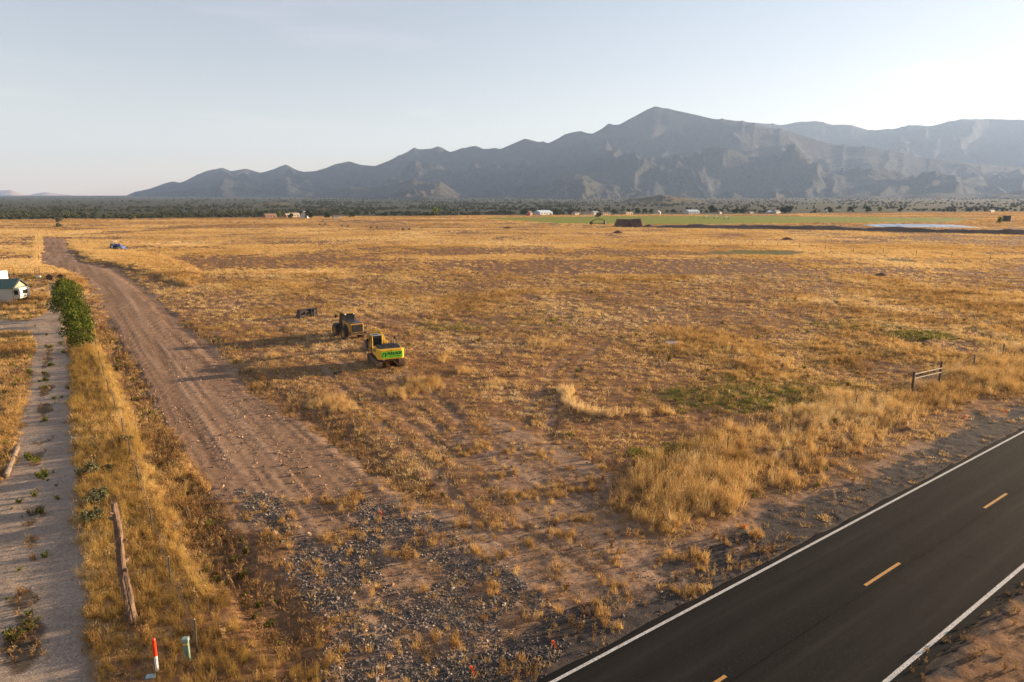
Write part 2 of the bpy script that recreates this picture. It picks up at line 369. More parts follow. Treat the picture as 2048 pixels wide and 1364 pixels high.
def M(name, rgb, rough=.6, var=.18, scale=3.0, metal=0.0, dust=0.0, dust_rgb=(.26, .17, .11), bmp=0.0, spec=.4):
    """paint / metal / wood with uneven tone and settled dust"""
    if name in _mc: return _mc[name]
    m, nt, b = _nodes(name)
    tc = N(nt, 'ShaderNodeTexCoord').outputs['Object']
    n1 = noise(nt, tc, scale, 5, .6); n2 = noise(nt, tc, scale * 7, 4, .6)
    dark = tuple(c * (1 - var) for c in rgb); lite = tuple(min(1, c * (1 + var)) for c in rgb)
    col = ramp(nt, n1, [(.3, dark), (.7, lite)])
    if dust:
        f = math_(nt, 'MULTIPLY', ramp(nt, math_(nt, 'ADD', math_(nt, 'MULTIPLY', n2, .45), math_(nt, 'MULTIPLY', n1, .55)), [(.42, 0.0), (.62, 1.0)]), dust)
        col = mix(nt, f, col, dust_rgb)
        rr = N(nt, 'ShaderNodeMapRange'); nt.links.new(f, rr.inputs[0]); rr.inputs[3].default_value = rough; rr.inputs[4].default_value = .9
        nt.links.new(rr.outputs[0], b.inputs['Roughness'])
    else: b.inputs['Roughness'].default_value = rough
    nt.links.new(col, b.inputs['Base Color'])
    b.inputs['Metallic'].default_value = metal
    b.inputs['Specular IOR Level'].default_value = spec
    if bmp: bump(nt, b, n2, .6, bmp)
    _mc[name] = m
    return m
def glass_mat(name, rgb=(.02, .025, .03)):
    m, nt, b = _nodes(name)
    b.inputs['Base Color'].default_value = (*rgb, 1); b.inputs['Roughness'].default_value = .08; b.inputs['Specular IOR Level'].default_value = .6
    return m
def grass_mat(name, stops, transl=.35, sat_noise=True):
    """thin blades: diffuse + translucent, tone picked per clump"""
    m, nt, b = _nodes(name)
    nt.nodes.remove(b)
    out = nt.nodes['Material Output']
    at = N(nt, 'ShaderNodeAttribute', attribute_type='INSTANCER', attribute_name='tint')
    tc = N(nt, 'ShaderNodeTexCoord').outputs['Object']
    n1 = noise(nt, tc, 9, 3)
    f = math_(nt, 'ADD', at.outputs['Fac'], math_(nt, 'MULTIPLY', math_(nt, 'SUBTRACT', n1, .5), .5), clamp=True)
    col = ramp(nt, f, stops)
    d = N(nt, 'ShaderNodeBsdfDiffuse'); t = N(nt, 'ShaderNodeBsdfTranslucent'); mx = N(nt, 'ShaderNodeMixShader')
    nt.links.new(col, d.inputs[0]); nt.links.new(col, t.inputs[0]); mx.inputs[0].default_value = transl
    nt.links.new(d.outputs[0], mx.inputs[1]); nt.links.new(t.outputs[0], mx.inputs[2]); nt.links.new(mx.outputs[0], out.inputs[0])
    return m

# ------------------------------------------------------------------ ground
FIELD_EDGE = [(-739.80, 532.42), (-623.59, 606.80), (-481.89, 652.32), (-356.68, 683.04), (-234.54, 767.31), (-14.84, 857.95), (319.32, 931.24), (827.86, 1122.90), (1656.37, 1460.71)]
def scrub_mask(x, y):
    e = np.array(FIELD_EDGE); az = e[:, 0] / e[:, 1]; dd = e[:, 1]
    lim = np.interp(x / np.maximum(y, 1), az, dd)
    lim = lim + (fbm(x / 60, y / 60, 3, 81) - .5) * 40
    return sstep(-6, 6, y - lim)
def make_ground():
    ys = [-400, -200, -100, -50, -25, -12, -5, 0, 4, 8, 11, 13.5]
    y = 15.5
    while y < 14000:
        ys.append(y); y += max(.075, y * y / (CAM_H * 682) * .85) if y < 400 else y * y / (CAM_H * 682) * .85 + 0
        if y > 3000: y += 400
    ys = np.array(ys)
    nc = 620
    u = np.linspace(-1, 1, nc)
    hw = np.maximum(.98 * np.abs(ys) + 10, 60) 
    hw = np.where(ys < 13, np.maximum(hw, 30), .98 * ys + 8)
    X = u[None, :] * hw[:, None]; Y = np.repeat(ys[:, None], nc, 1)
    x = X.ravel(); y = Y.ravel()
    z = zones(x, y); h = height(x, y, z)
    nr = len(ys)
    v = np.stack([x, y, h], 1)
    i = np.arange((nr - 1) * nc).reshape(nr - 1, nc)[:, :-1].ravel()
    f = np.stack([i, i + 1, i + 1 + nc, i + nc], 1)
    me = bpy.data.meshes.new('ground')
    me.vertices.add(len(v)); me.vertices.foreach_set('co', v.ravel().astype(np.float32))
    me.loops.add(len(f) * 4); me.loops.foreach_set('vertex_index', f.ravel().astype(np.int32))
    me.polygons.add(len(f)); me.polygons.foreach_set('loop_start', (np.arange(len(f)) * 4).astype(np.int32))
    me.update(); me.validate()
    me.polygons.foreach_set('use_smooth', np.ones(len(f), bool))
    def att(n, a):
        ca = me.attributes.new(n, 'FLOAT', 'POINT'); ca.data.foreach_set('value', np.clip(a, 0, 1).astype(np.float32))
    dirt = np.maximum(z['track'], z['apron'])
    att('dirt', np.maximum.reduce([dirt, z['shoulder'] * .9, z['tyre'] * .75]))
    att('gravel', z['drive'])
    att('green', np.maximum(z['green'], 0) * (1 - z['bare']))
    att('alfalfa', z['alf'])
    att('cover', z['cover'])
    rc = x * RN[0] + y * RN[1]
    cn = fbm(x / 1.3, y / 1.3, 4, 91); ca = fbm((x * RD[0] + y * RD[1]) / 5, rc / .8, 3, 92)
    cin = 1.25 * sstep(3.2, .9, np.abs(rc - EDGE_L - .5) + (cn - .5) * 3.2 + (ca - .5) * 2.5) * (rc > EDGE_L) * (x > -8)
    cin = np.maximum(cin, z['rside'] * sstep(1.8, .2, EDGE_R - rc + (cn - .5) * 2.5))
    att('cinder', np.maximum(cin * .92, z['rocks'] * .32))
    r = ruts(z, x, y)
    att('rut', .5 + (r - .5) * 1.8)
    att('dweed', np.maximum(z['dweed'], .45 * z['ditch']) * .9)
    att('scrub', scrub_mask(x, y))
    att('redsoil', np.clip(.35 + 1.6 * (fbm(x / 18, y / 30, 4, 95) - .45) + .5 * z['brownl'], 0, 1))
    m, nt, b = _nodes('ground_soil')
    pos = N(nt, 'ShaderNodeNewGeometry').outputs['Position']
    def A(n): return N(nt, 'ShaderNodeAttribute', attribute_name=n).outputs['Fac']
    nf = noise(nt, pos, 14, 6, .7); nm = noise(nt, pos, 2.2, 5, .65); nl = noise(nt, pos, .22, 5, .6); nx = noise(nt, pos, 55, 3, .7)
    soil_a = ramp(nt, nm, [(.3, (.11, .057, .029)), (.7, (.30, .175, .092))])
    soil_b = ramp(nt, nm, [(.3, (.12, .055, .026)), (.7, (.30, .157, .076))])
    soil = mix(nt, A('redsoil'), soil_a, soil_b)
    straw = ramp(nt, nf, [(.30, (.14, .078, .035)), (.5, (.38, .24, .105)), (.72, (.62, .44, .22))])
    cf = ramp(nt, math_(nt, 'ADD', A('cover'), math_(nt, 'MULTIPLY', math_(nt, 'SUBTRACT', math_(nt, 'ADD', math_(nt, 'MULTIPLY', nf, .6), math_(nt, 'MULTIPLY', nm, .4)), .5), 1.5)), [(.22, 0.0), (.75, 1.0)])
    col = mix(nt, cf, soil, straw)
    gr = ramp(nt, nf, [(.3, (.065, .062, .014)), (.7, (.19, .165, .045))])
    gf = ramp(nt, math_(nt, 'ADD', A('green'), math_(nt, 'MULTIPLY', math_(nt, 'SUBTRACT', nf, .5), .9)), [(.25, 0.0), (.7, 1.0)])
    col = mix(nt, gf, col, gr)
    # bare track, with pale packed ruts and dark loose soil
    tr = ramp(nt, math_(nt, 'ADD', math_(nt, 'MULTIPLY', A('rut'), .6), math_(nt, 'MULTIPLY', nm, .4)), [(.22, (.18, .102, .058)), (.5, (.30, .180, .106)), (.8, (.43, .285, .185))])
    tr = mix(nt, ramp(nt, nf, [(.42, .0), (.68, .65)]), tr, (.13, .075, .045)); tr = mix(nt, ramp(nt, nx, [(.52, 0.0), (.72, .5)]), tr, (.50, .36, .26))
    col = mix(nt, A('dirt'), col, tr)
    gv = ramp(nt, nx, [(.3, (.27, .20, .145)), (.5, (.47, .36, .27)), (.72, (.68, .56, .45))])
    gv = mix(nt, ramp(nt, nl, [(.35, 0.0), (.7, .45)]), gv, (.26, .175, .115)); gv = mix(nt, ramp(nt, nf, [(.44, 0.0), (.62, .75)]), gv, (.15, .105, .075)); gv = mix(nt, ramp(nt, nm, [(.5, 0.0), (.72, .6)]), gv, (.24, .16, .10))
    col = mix(nt, A('gravel'), col, gv)
    col = mix(nt, ramp(nt, math_(nt, 'ADD', A('dweed'), math_(nt, 'MULTIPLY', math_(nt, 'SUBTRACT', nf, .5), .8)), [(.3, 0.0), (.8, .85)]), col, (.085, .06, .035))
    ci = ramp(nt, nx, [(.3, (.022, .020, .020)), (.6, (.06, .055, .053)), (.8, (.15, .14, .135))])
    col = mix(nt, ramp(nt, math_(nt, 'ADD', A('cinder'), math_(nt, 'MULTIPLY', math_(nt, 'SUBTRACT', nf, .5), .9)), [(.3, 0.0), (.75, .92)]), col, ci)
    al = ramp(nt, nl, [(.3, (.14, .165, .012)), (.7, (.26, .265, .03))])
    col = mix(nt, A('alfalfa'), col, al)
    sb = ramp(nt, noise(nt, pos, .02, 6, .65), [(.35, (.04, .042, .022)), (.6, (.085, .08, .04)), (.8, (.22, .18, .09))])
    sb = mix(nt, ramp(nt, noise(nt, pos, .12, 4, .7), [(.45, 0.0), (.6, .8)]), sb, (.04, .045, .028))
    col = mix(nt, A('scrub'), col, sb)
    nt.links.new(col, b.inputs['Base Color'])
    b.inputs['Roughness'].default_value = .95; b.inputs['Specular IOR Level'].default_value = .1
    hh = math_(nt, 'ADD', math_(nt, 'MULTIPLY', nf, .5), math_(nt, 'ADD', math_(nt, 'MULTIPLY', nx, .18), math_(nt, 'MULTIPLY', nm, .6)))
    bump(nt, b, hh, .75, .09)
    me.materials.append(m)
    o = link('ground', me); tag(o, kind='structure')
    return o
make_ground()

# ------------------------------------------------------------------ paved road
def rp(s, n, z=0): return (RD[0] * s + RN[0] * n, RD[1] * s + RN[1] * n, z)
def road_strip(name, s0, s1, n0, n1, z, mat, parent=None, step=.5, ragged=(0, 0), crown=True):
    ss = np.arange(s0, s1 + 1e-6, step)
    if len(ss) < 2: ss = np.array([s0, s1])
    e0 = n0 + (fbm(ss / 1.1, ss * 0 + 3, 4, 5) - .5) * ragged[0]; e1 = n1 + (fbm(ss / 1.1, ss * 0 + 9, 4, 6) - .5) * ragged[1]
    k = 9 if n1 - n0 > 2 else 2
    v = []; f = []
    for i, s in enumerate(ss):
        for j in range(k):
            n = e0[i] + (e1[i] - e0[i]) * j / (k - 1)
            v.append(rp(s, n, z - (abs(n - CENTRE) * .012 if crown else 0)))
    for i in range(len(ss) - 1):
        for j in range(k - 1):
            a = i * k + j
            f.append((a, a + k, a + k + 1, a + 1))
    me = bpy.data.meshes.new(name); me.from_pydata(v, [], f); me.materials.append(mat)
    return link(name, me, None, parent)
def asphalt():
    m, nt, b = _nodes('asphalt')
    pos = N(nt, 'ShaderNodeNewGeometry').outputs['Position']
    mp = N(nt, 'ShaderNodeMapping'); mp.inputs['Rotation'].default_value = (0, 0, -RA); nt.links.new(pos, mp.inputs[0])
    mp.vector_type = 'POINT'
    st = N(nt, 'ShaderNodeMapping'); st.inputs['Scale'].default_value = (.05, 1.0, 1); nt.links.new(mp.outputs[0], st.inputs[0])
    n1 = noise(nt, st.outputs[0], 1.1, 5, .6); n2 = noise(nt, pos, 60, 3, .8); n3 = noise(nt, pos, .6, 5, .6)
    col = ramp(nt, math_(nt, 'ADD', math_(nt, 'MULTIPLY', n1, .6), math_(nt, 'MULTIPLY', n3, .4)), [(.3, (.0065, .0063, .006)), (.55, (.011, .0105, .010)), (.75, (.019, .017, .0155))])
    col = mix(nt, ramp(nt, n2, [(.55, 0.0), (.75, .5)]), col, (.045, .041, .037))
    vo = N(nt, 'ShaderNodeTexVoronoi', feature='DISTANCE_TO_EDGE', Scale=.28)
    wv = N(nt, 'ShaderNodeVectorMath', operation='ADD'); ns = N(nt, 'ShaderNodeTexNoise', Scale=.9, Detail=4)
    nt.links.new(pos, ns.inputs['Vector']); nt.links.new(pos, wv.inputs[0]); nt.links.new(ns.outputs['Color'], wv.inputs[1]); nt.links.new(wv.outputs[0], vo.inputs['Vector'])
    cr = ramp(nt, vo.outputs['Distance'], [(.0, .95), (.028, 0.0)])
    cr = math_(nt, 'MULTIPLY', cr, ramp(nt, noise(nt, pos, .35, 3), [(.5, 0.0), (.62, 1.0)]))
    col = mix(nt, cr, col, (.006, .006, .006))
    sx = N(nt, 'ShaderNodeSeparateXYZ'); nt.links.new(mp.outputs[0], sx.inputs[0])
    off = math_(nt, 'DIVIDE', math_(nt, 'ABSOLUTE', math_(nt, 'SUBTRACT', sx.outputs['Y'], CENTRE)), 4.0)
    wp = ramp(nt, off, [(.08, 0.0), (.23, .75), (.40, .1), (.60, .8), (.80, 0.0)])
    wp = math_(nt, 'MULTIPLY', wp, ramp(nt, noise(nt, st.outputs[0], 3.0, 4), [(.35, .25), (.65, 1.0)]))
    col = mix(nt, wp, col, (.027, .0245, .0225)); col = mix(nt, ramp(nt, n3, [(.55, 0.0), (.7, .5)]), col, (.010, .010, .010))
    col = mix(nt, ramp(nt, noise(nt, pos, 17, 3, .8), [(.56, 0.0), (.70, .75)]), col, (.042, .038, .034))
    nt.links.new(col, b.inputs['Base Color'])
    b.inputs['Roughness'].default_value = .95; b.inputs['Specular IOR Level'].default_value = .08
    bump(nt, b, n2, .5, .012)
    return m
def road_paint(name, rgb):
    m, nt, b = _nodes(name)
    pos = N(nt, 'ShaderNodeNewGeometry').outputs['Position']
    n1 = noise(nt, pos, 22, 5, .75)
    col = mix(nt, ramp(nt, n1, [(.38, .95), (.50, 0.0)]), ramp(nt, noise(nt, pos, 2.5, 3), [(.3, tuple(c * .8 for c in rgb)), (.7, rgb)]), (.06, .055, .05))
    nt.links.new(col, b.inputs['Base Color']); b.inputs['Roughness'].default_value = .8
    return m
road = road_strip('paved_road', -60, 260, EDGE_R - .55, EDGE_L + .30, .045, asphalt(), None, .25, (.6, .26))
tag(road, kind='structure')
pw = road_paint('white_paint', (.62, .60, .56)); py = road_paint('yellow_paint', (.62, .31, .06))
tar = M('tar', (.008, .008, .008), .95, .3, 2, spec=.05)
road_strip('edge_line', -60, 260, EDGE_L - .065, EDGE_L + .065, .0505, pw, road, 1.0)
road_strip('edge_line', -60, 260, EDGE_R - .075, EDGE_R + .075, .0505, pw, road, 1.0)
for k in range(-3, 12):
    s = 26.78 + 12.19 * k
    road_strip('centre_dash', s, s + 3.05, CENTRE - .065, CENTRE + .065, .0505, py, road, 1.0)
road_strip('tar_seam', -60, 260, CENTRE - .28, CENTRE - .235, .0495, tar, road, .4, (.05, .05))

# ------------------------------------------------------------------ mountains
def to_world(px, py, Y):
    """picture direction of a skyline point (measured off the photograph) to x and z on the plane y = Y"""
    f = 1365.0; p = math.atan(277 / f); u = (px - 1024) / f; v = (682 - py) / f
    dy = math.cos(p) + v * math.sin(p); dz = -math.sin(p) + v * math.cos(p)
    return u / dy * Y, CAM_H + dz / dy * Y
def mountain_mat(name, rock, scrub, dens, scale):
    m, nt, b = _nodes(name)
    pos = N(nt, 'ShaderNodeNewGeometry').outputs['Position']
    n1 = noise(nt, pos, .0016 * scale, 6, .65); n2 = noise(nt, pos, .012 * scale, 5, .7)
    vo = N(nt, 'ShaderNodeTexVoronoi', Scale=.034 * scale); nt.links.new(pos, vo.inputs['Vector'])
    dots = ramp(nt, vo.outputs['Distance'], [(.30, 1.0), (.48, 0.0)])
    cov = ramp(nt, math_(nt, 'ADD', math_(nt, 'MULTIPLY', n1, .65), math_(nt, 'MULTIPLY', n2, .35)), [(dens - .12, 1.0), (dens + .06, .15)])
    ground_c = ramp(nt, n2, [(.3, tuple(c * .7 for c in rock)), (.7, tuple(c * 1.25 for c in rock))])
    col = mix(nt, math_(nt, 'MULTIPLY', cov, math_(nt, 'ADD', math_(nt, 'MULTIPLY', dots, .5), .5)), ground_c, scrub)
    nt.links.new(col, b.inputs['Base Color']); b.inputs['Roughness'].default_value = .95; b.inputs['Specular IOR Level'].default_value = .05
    bump(nt, b, math_(nt, 'ADD', math_(nt, 'MULTIPLY', dots, .35), n2), .8, 14 / scale)
    return m
def range_mesh(name, prof, Y, front, back, mat, seed, spur=.5, nx=520, ny=110, base=0.0, cell=900, pw=1.15, wig=.12, rough=1.0):
    """ridge whose skyline follows prof; spurs and gullies run down from it towards the valley"""
    P = [to_world(a, b_, Y) for a, b_ in prof]
    px = np.array([p[0] for p in P]); pz = np.array([p[1] for p in P])
    X = np.linspace(px[0], px[-1], nx)
    crest = np.interp(X, px, pz)
    k = np.array([0, 1, 2, 1, 0.]); k /= k.sum()
    crest = np.convolve(np.pad(crest, 2, 'edge'), k, 'valid')
    hmax = crest.max() - base
    crest = crest + (ridged(X / (cell * .26), X * 0 + seed, 5, seed) - .30) * np.clip(crest - base, 0, hmax * .6) * .055 * rough
    t = np.concatenate([np.linspace(1, 0, int(ny * .72)) ** 1.1, -np.linspace(0, 1, ny - int(ny * .72) + 1)[1:]])
    XX, TT = np.meshgrid(X, t)
    wiggle = (fbm(X / (cell * 1.6), X * 0, 3, seed + 3) - .5) * 2 * wig * front
    YY = Y + wiggle[None, :] * np.clip(1 - np.abs(TT), 0, 1) - np.where(TT > 0, TT * front, TT * back)
    rel = np.clip(crest - base, 0, None)[None, :] * (YY * 0 + 1)
    scale_fix = 1 + (YY - Y) / Y * np.clip(1 - np.abs(TT), 0, 1) * 1.0
    g = np.clip(1 - np.abs(TT), 0, 1)
    wx = XX + (fbm(XX / cell, YY / cell, 3, seed + 5) - .5) * cell * .8
    r = .8 * ridged(wx / cell, YY / (cell * 1.9), 5, seed + 9) + .34 * ridged(wx / (cell * .34), YY / (cell * .7), 4, seed + 14) - .46
    body = np.sin(np.pi * np.clip(np.abs(TT), 0, 1)) ** .8
    h = rel * scale_fix * (g ** pw) + spur * np.minimum(rel, hmax * .8) * r * body * 1.1
    h = h + (fbm(XX / (cell * .16), YY / (cell * .16), 3, seed + 12) - .5) * hmax * .03 * rough * body
    cap = crest[None, :] * (YY / Y)
    ZZ = np.minimum(base + h, np.where(np.abs(TT) > .02, CAM_H + (crest[None, :] - CAM_H) * (YY / Y) - (np.abs(TT)) * hmax * .05, 1e9))
    ZZ = np.where(np.abs(TT) >= .999, base - 25, np.maximum(ZZ, base - 25))
    XX = XX * (YY / Y)                                   # the range narrows towards the valley
    v = np.stack([XX.ravel(), YY.ravel(), ZZ.ravel()], 1)
    nr = len(t); i = np.arange((nr - 1) * nx).reshape(nr - 1, nx)[:, :-1].ravel()
    f = np.stack([i, i + 1, i + 1 + nx, i + nx], 1)
    me = bpy.data.meshes.new(name); me.from_pydata(v.tolist(), [], f.tolist())
    me.polygons.foreach_set('use_smooth', np.ones(len(f), bool)); me.materials.append(mat)
    o = link(name, me); tag(o, kind='structure'); return o
mt_far = mountain_mat('far_cliff_rock', (.42, .27, .20), (.20, .16, .12), .42, .6)
mt_main = mountain_mat('mountain_scrub', (.058, .051, .045), (.022, .029, .026), .62, .8)
mt_foot = mountain_mat('foothill_scrub', (.090, .070, .048), (.020, .027, .019), .62, 1.3)
mt_near = mountain_mat('juniper_hill', (.22, .17, .10), (.030, .036, .020), .62, 2.2)
range_mesh('mountain', [(-260, 392), (-120, 383), (-40, 386), (0, 381), (20, 380), (32, 384), (50, 390), (58, 391), (70, 387), (92, 384), (115, 388), (140, 390), (160, 394), (172, 399), (200, 408)], 15000, 2200, 1400, mt_far, 3, .5, 200, 60, 20, 1400)
MAIN = [(225, 404), (240, 397), (270, 384), (300, 377), (330, 366), (345, 362), (360, 365), (372, 361), (410, 343), (425, 340), (445, 337), (462, 343), (490, 338), (520, 346), (545, 340), (572, 329), (590, 339), (605, 345), (632, 343), (660, 333), (700, 323), (722, 329), (750, 331), (790, 315),
        (830, 298), (860, 296), (885, 295), (900, 303), (925, 297), (950, 293), (965, 298), (1000, 297), (1020, 288), (1050, 275), (1072, 281), (1095, 286), (1130, 268), (1160, 265), (1185, 266), (1215, 250), (1240, 247), (1265, 233), (1295, 217), (1310, 214), (1345, 218), (1380, 225), (1430, 237), (1480, 243),
        (1530, 252), (1580, 262), (1630, 278), (1680, 291), (1735, 294), (1780, 301), (1850, 316), (1930, 326), (2048, 336), (2200, 345), (2450, 365)]
range_mesh('mountain', MAIN, 8200, 3300, 1800, mt_main, 21, .52, 760, 150, 20, 950, 1.1, .1)
range_mesh('mountain', [(1350, 330), (1420, 275), (1480, 247), (1520, 245), (1560, 249), (1600, 244), (1630, 242), (1665, 249), (1690, 248), (1735, 261), (1780, 259), (1830, 251), (1860, 252), (1900, 242), (1950, 237), (2000, 240), (2048, 241), (2150, 236), (2300, 250), (2500, 300)], 11500, 4200, 1800, mt_main, 33, .55, 420, 110, 20, 1200, 1.1, .08)
range_mesh('foothill', [(560, 414), (610, 400), (650, 385), (700, 373), (740, 376), (780, 371), (825, 357), (850, 366), (880, 362), (905, 378), (930, 392), (980, 404), (1040, 412)], 5200, 1500, 900, mt_foot, 45, .6, 260, 70, 14, 420)
range_mesh('foothill', [(890, 410), (950, 396), (1000, 380), (1040, 386), (1080, 376), (1115, 352), (1150, 340), (1180, 346), (1225, 344), (1260, 358), (1300, 384), (1350, 396), (1420, 404)], 5600, 1500, 900, mt_foot, 51, .65, 300, 70, 14, 420)
range_mesh('foothill', [(1250, 404), (1310, 370), (1365, 335), (1400, 352), (1450, 368), (1500, 378), (1545, 361), (1590, 372), (1650, 386), (1720, 392), (1800, 398), (1880, 405)], 6000, 1400, 900, mt_foot, 57, .6, 300, 70, 14, 420)
range_mesh('foothill', [(1560, 408), (1640, 396), (1730, 388), (1800, 394), (1880, 385), (1960, 392), (2048, 380), (2200, 372), (2400, 385)], 5200, 1500, 900, mt_foot, 63, .5, 260, 60, 14, 420)
range_mesh('foothill', [(-300, 400), (-150, 402), (0, 399), (60, 400), (130, 403), (250, 402), (400, 406), (520, 412)], 5200, 1600, 900, mt_foot, 66, .5, 220, 60, 8, 420)
range_mesh('hill', [(430, 424), (470, 414), (510, 406), (560, 404), (590, 408), (615, 419), (650, 426)], 1900, 420, 300, mt_near, 71, .5, 160, 50, 6, 130)
range_mesh('hill', [(1180, 422), (1225, 411), (1262, 396), (1290, 395), (1325, 389), (1365, 395), (1400, 401), (1450, 413), (1510, 423)], 2600, 600, 400, mt_near, 77, .6, 200, 50, 10, 170)

# ------------------------------------------------------------------ haze
def make_haze():
    z0, z1 = -32, 1500
    v = [(x, y, z) for z in (z0, z1) for y in (-5000, 17500) for x in (-16000, 16000)]
    me = bpy.data.meshes.new('haze'); me.from_pydata(v, [], [(0, 2, 3, 1), (4, 5, 7, 6), (0, 1, 5, 4), (1, 3, 7, 5), (3, 2, 6, 7), (2, 0, 4, 6)])
    m = bpy.data.materials.new('haze'); m.use_nodes = True; nt = m.node_tree; nt.nodes.clear()
    out = nt.nodes.new('ShaderNodeOutputMaterial'); pv = nt.nodes.new('ShaderNodeVolumePrincipled')
    pv.inputs['Color'].default_value = (.44, .63, 1.0, 1); pv.inputs['Density'].default_value = 5.6e-5; pv.inputs['Anisotropy'].default_value = .1
    nt.links.new(pv.outputs[0], out.inputs['Volume'])
    me.materials.append(m)
    o = link('haze', me); tag(o, 'pale blue haze hanging over the whole valley', 'haze', None, 'stuff')
    return o
make_haze()

# ------------------------------------------------------------------ vegetation
def blades(n, h, hv, spread, lean, width, seed, droop=.35, seg=2, heads=0.0):
    """one clump of thin tapering blades rooted round the origin"""
    r = np.random.default_rng(seed); v = []; f = []
    for i in range(n):
        a = r.uniform(0, 2 * math.pi); d = spread * math.sqrt(r.uniform()); bx, by = d * math.cos(a), d * math.sin(a)
        hh = h * (1 + hv * r.uniform(-1, 1)); la = r.uniform(0, 2 * math.pi); l = lean * r.uniform(.2, 1) * hh
        wa = r.uniform(0, math.pi); w = width * r.uniform(.7, 1.3)
        dx, dy = math.cos(wa) * w / 2, math.sin(wa) * w / 2
        b = len(v)
        for k in range(seg):
            t = k / seg; o = l * (t + droop * t * t)
            ww = 1 - .55 * t
            cx, cy, cz = bx + math.cos(la) * o, by + math.sin(la) * o, hh * (t - .12 * droop * t * t)
            v += [(cx - dx * ww, cy - dy * ww, cz), (cx + dx * ww, cy + dy * ww, cz)]
        o = l * (1 + droop)
        v.append((bx + math.cos(la) * o, by + math.sin(la) * o, hh * (1 - .12 * droop)))
        for k in range(seg - 1): f.append((b + 2 * k, b + 2 * k + 1, b + 2 * k + 3, b + 2 * k + 2))
        f.append((b + 2 * seg - 2, b + 2 * seg - 1, b + 2 * seg))
        if heads and r.uniform() < heads:
            tx, ty, tz = v[-1]; hb = len(v)
            for q in range(2):
                ang = wa + q * 1.57; hx, hy = math.cos(ang) * w * .9, math.sin(ang) * w * .9
                v += [(tx, ty, tz - .10 * h), (tx - hx, ty - hy, tz), (tx + hx * .2, ty + hy * .2, tz + .10 * h), (tx + hx, ty + hy, tz)]
                f.append(tuple(hb + q * 4 + k for k in range(4)))
    return v, f
def weed(h, n, seed, leaf=.05, twig=.012, leaves=5, wide=.6):
    """stalk with side twigs and small leaf faces"""
    r = np.random.default_rng(seed); v = []; f = []
    def strip(p, q, w):
        a = r.uniform(0, math.pi); dx, dy = math.cos(a) * w, math.sin(a) * w; b = len(v)
        v.extend([(p[0] - dx, p[1] - dy, p[2]), (p[0] + dx, p[1] + dy, p[2]), (q[0], q[1], q[2])]); f.append((b, b + 1, b + 2))
    for i in range(n):
        a = r.uniform(0, 6.283); l = h * r.uniform(.6, 1.1); s = wide * r.uniform(.15, 1) * l
        p0 = (r.normal() * .04, r.normal() * .04, 0); p1 = (p0[0] + math.cos(a) * s, p0[1] + math.sin(a) * s, l)
        strip(p0, p1, twig)
        for k in range(leaves):
            t = r.uniform(.25, 1); c = [p0[j] + (p1[j] - p0[j]) * t for j in range(3)]
            e = r.normal(size=3); e /= np.linalg.norm(e); g = np.cross(e, r.normal(size=3)); g /= np.linalg.norm(g) + 1e-6
            sz = leaf * r.uniform(.6, 1.4); c = np.array(c) + e * sz * .8; b = len(v)
            for q in (c - e * sz, c + g * sz * .45, c + e * sz, c - g * sz * .45): v.append(tuple(q))
            f.append((b, b + 1, b + 2, b + 3))
    return v, f
def protos(name, shapes, mat):
    col = bpy.data.collections.new(name)
    for i, (v, f) in enumerate(shapes):
        me = bpy.data.meshes.new(name); me.from_pydata(v, [], f); me.materials.append(mat)
        col.objects.link(bpy.data.objects.new('%s_%02d' % (name, i), me))
    return col, len(shapes)
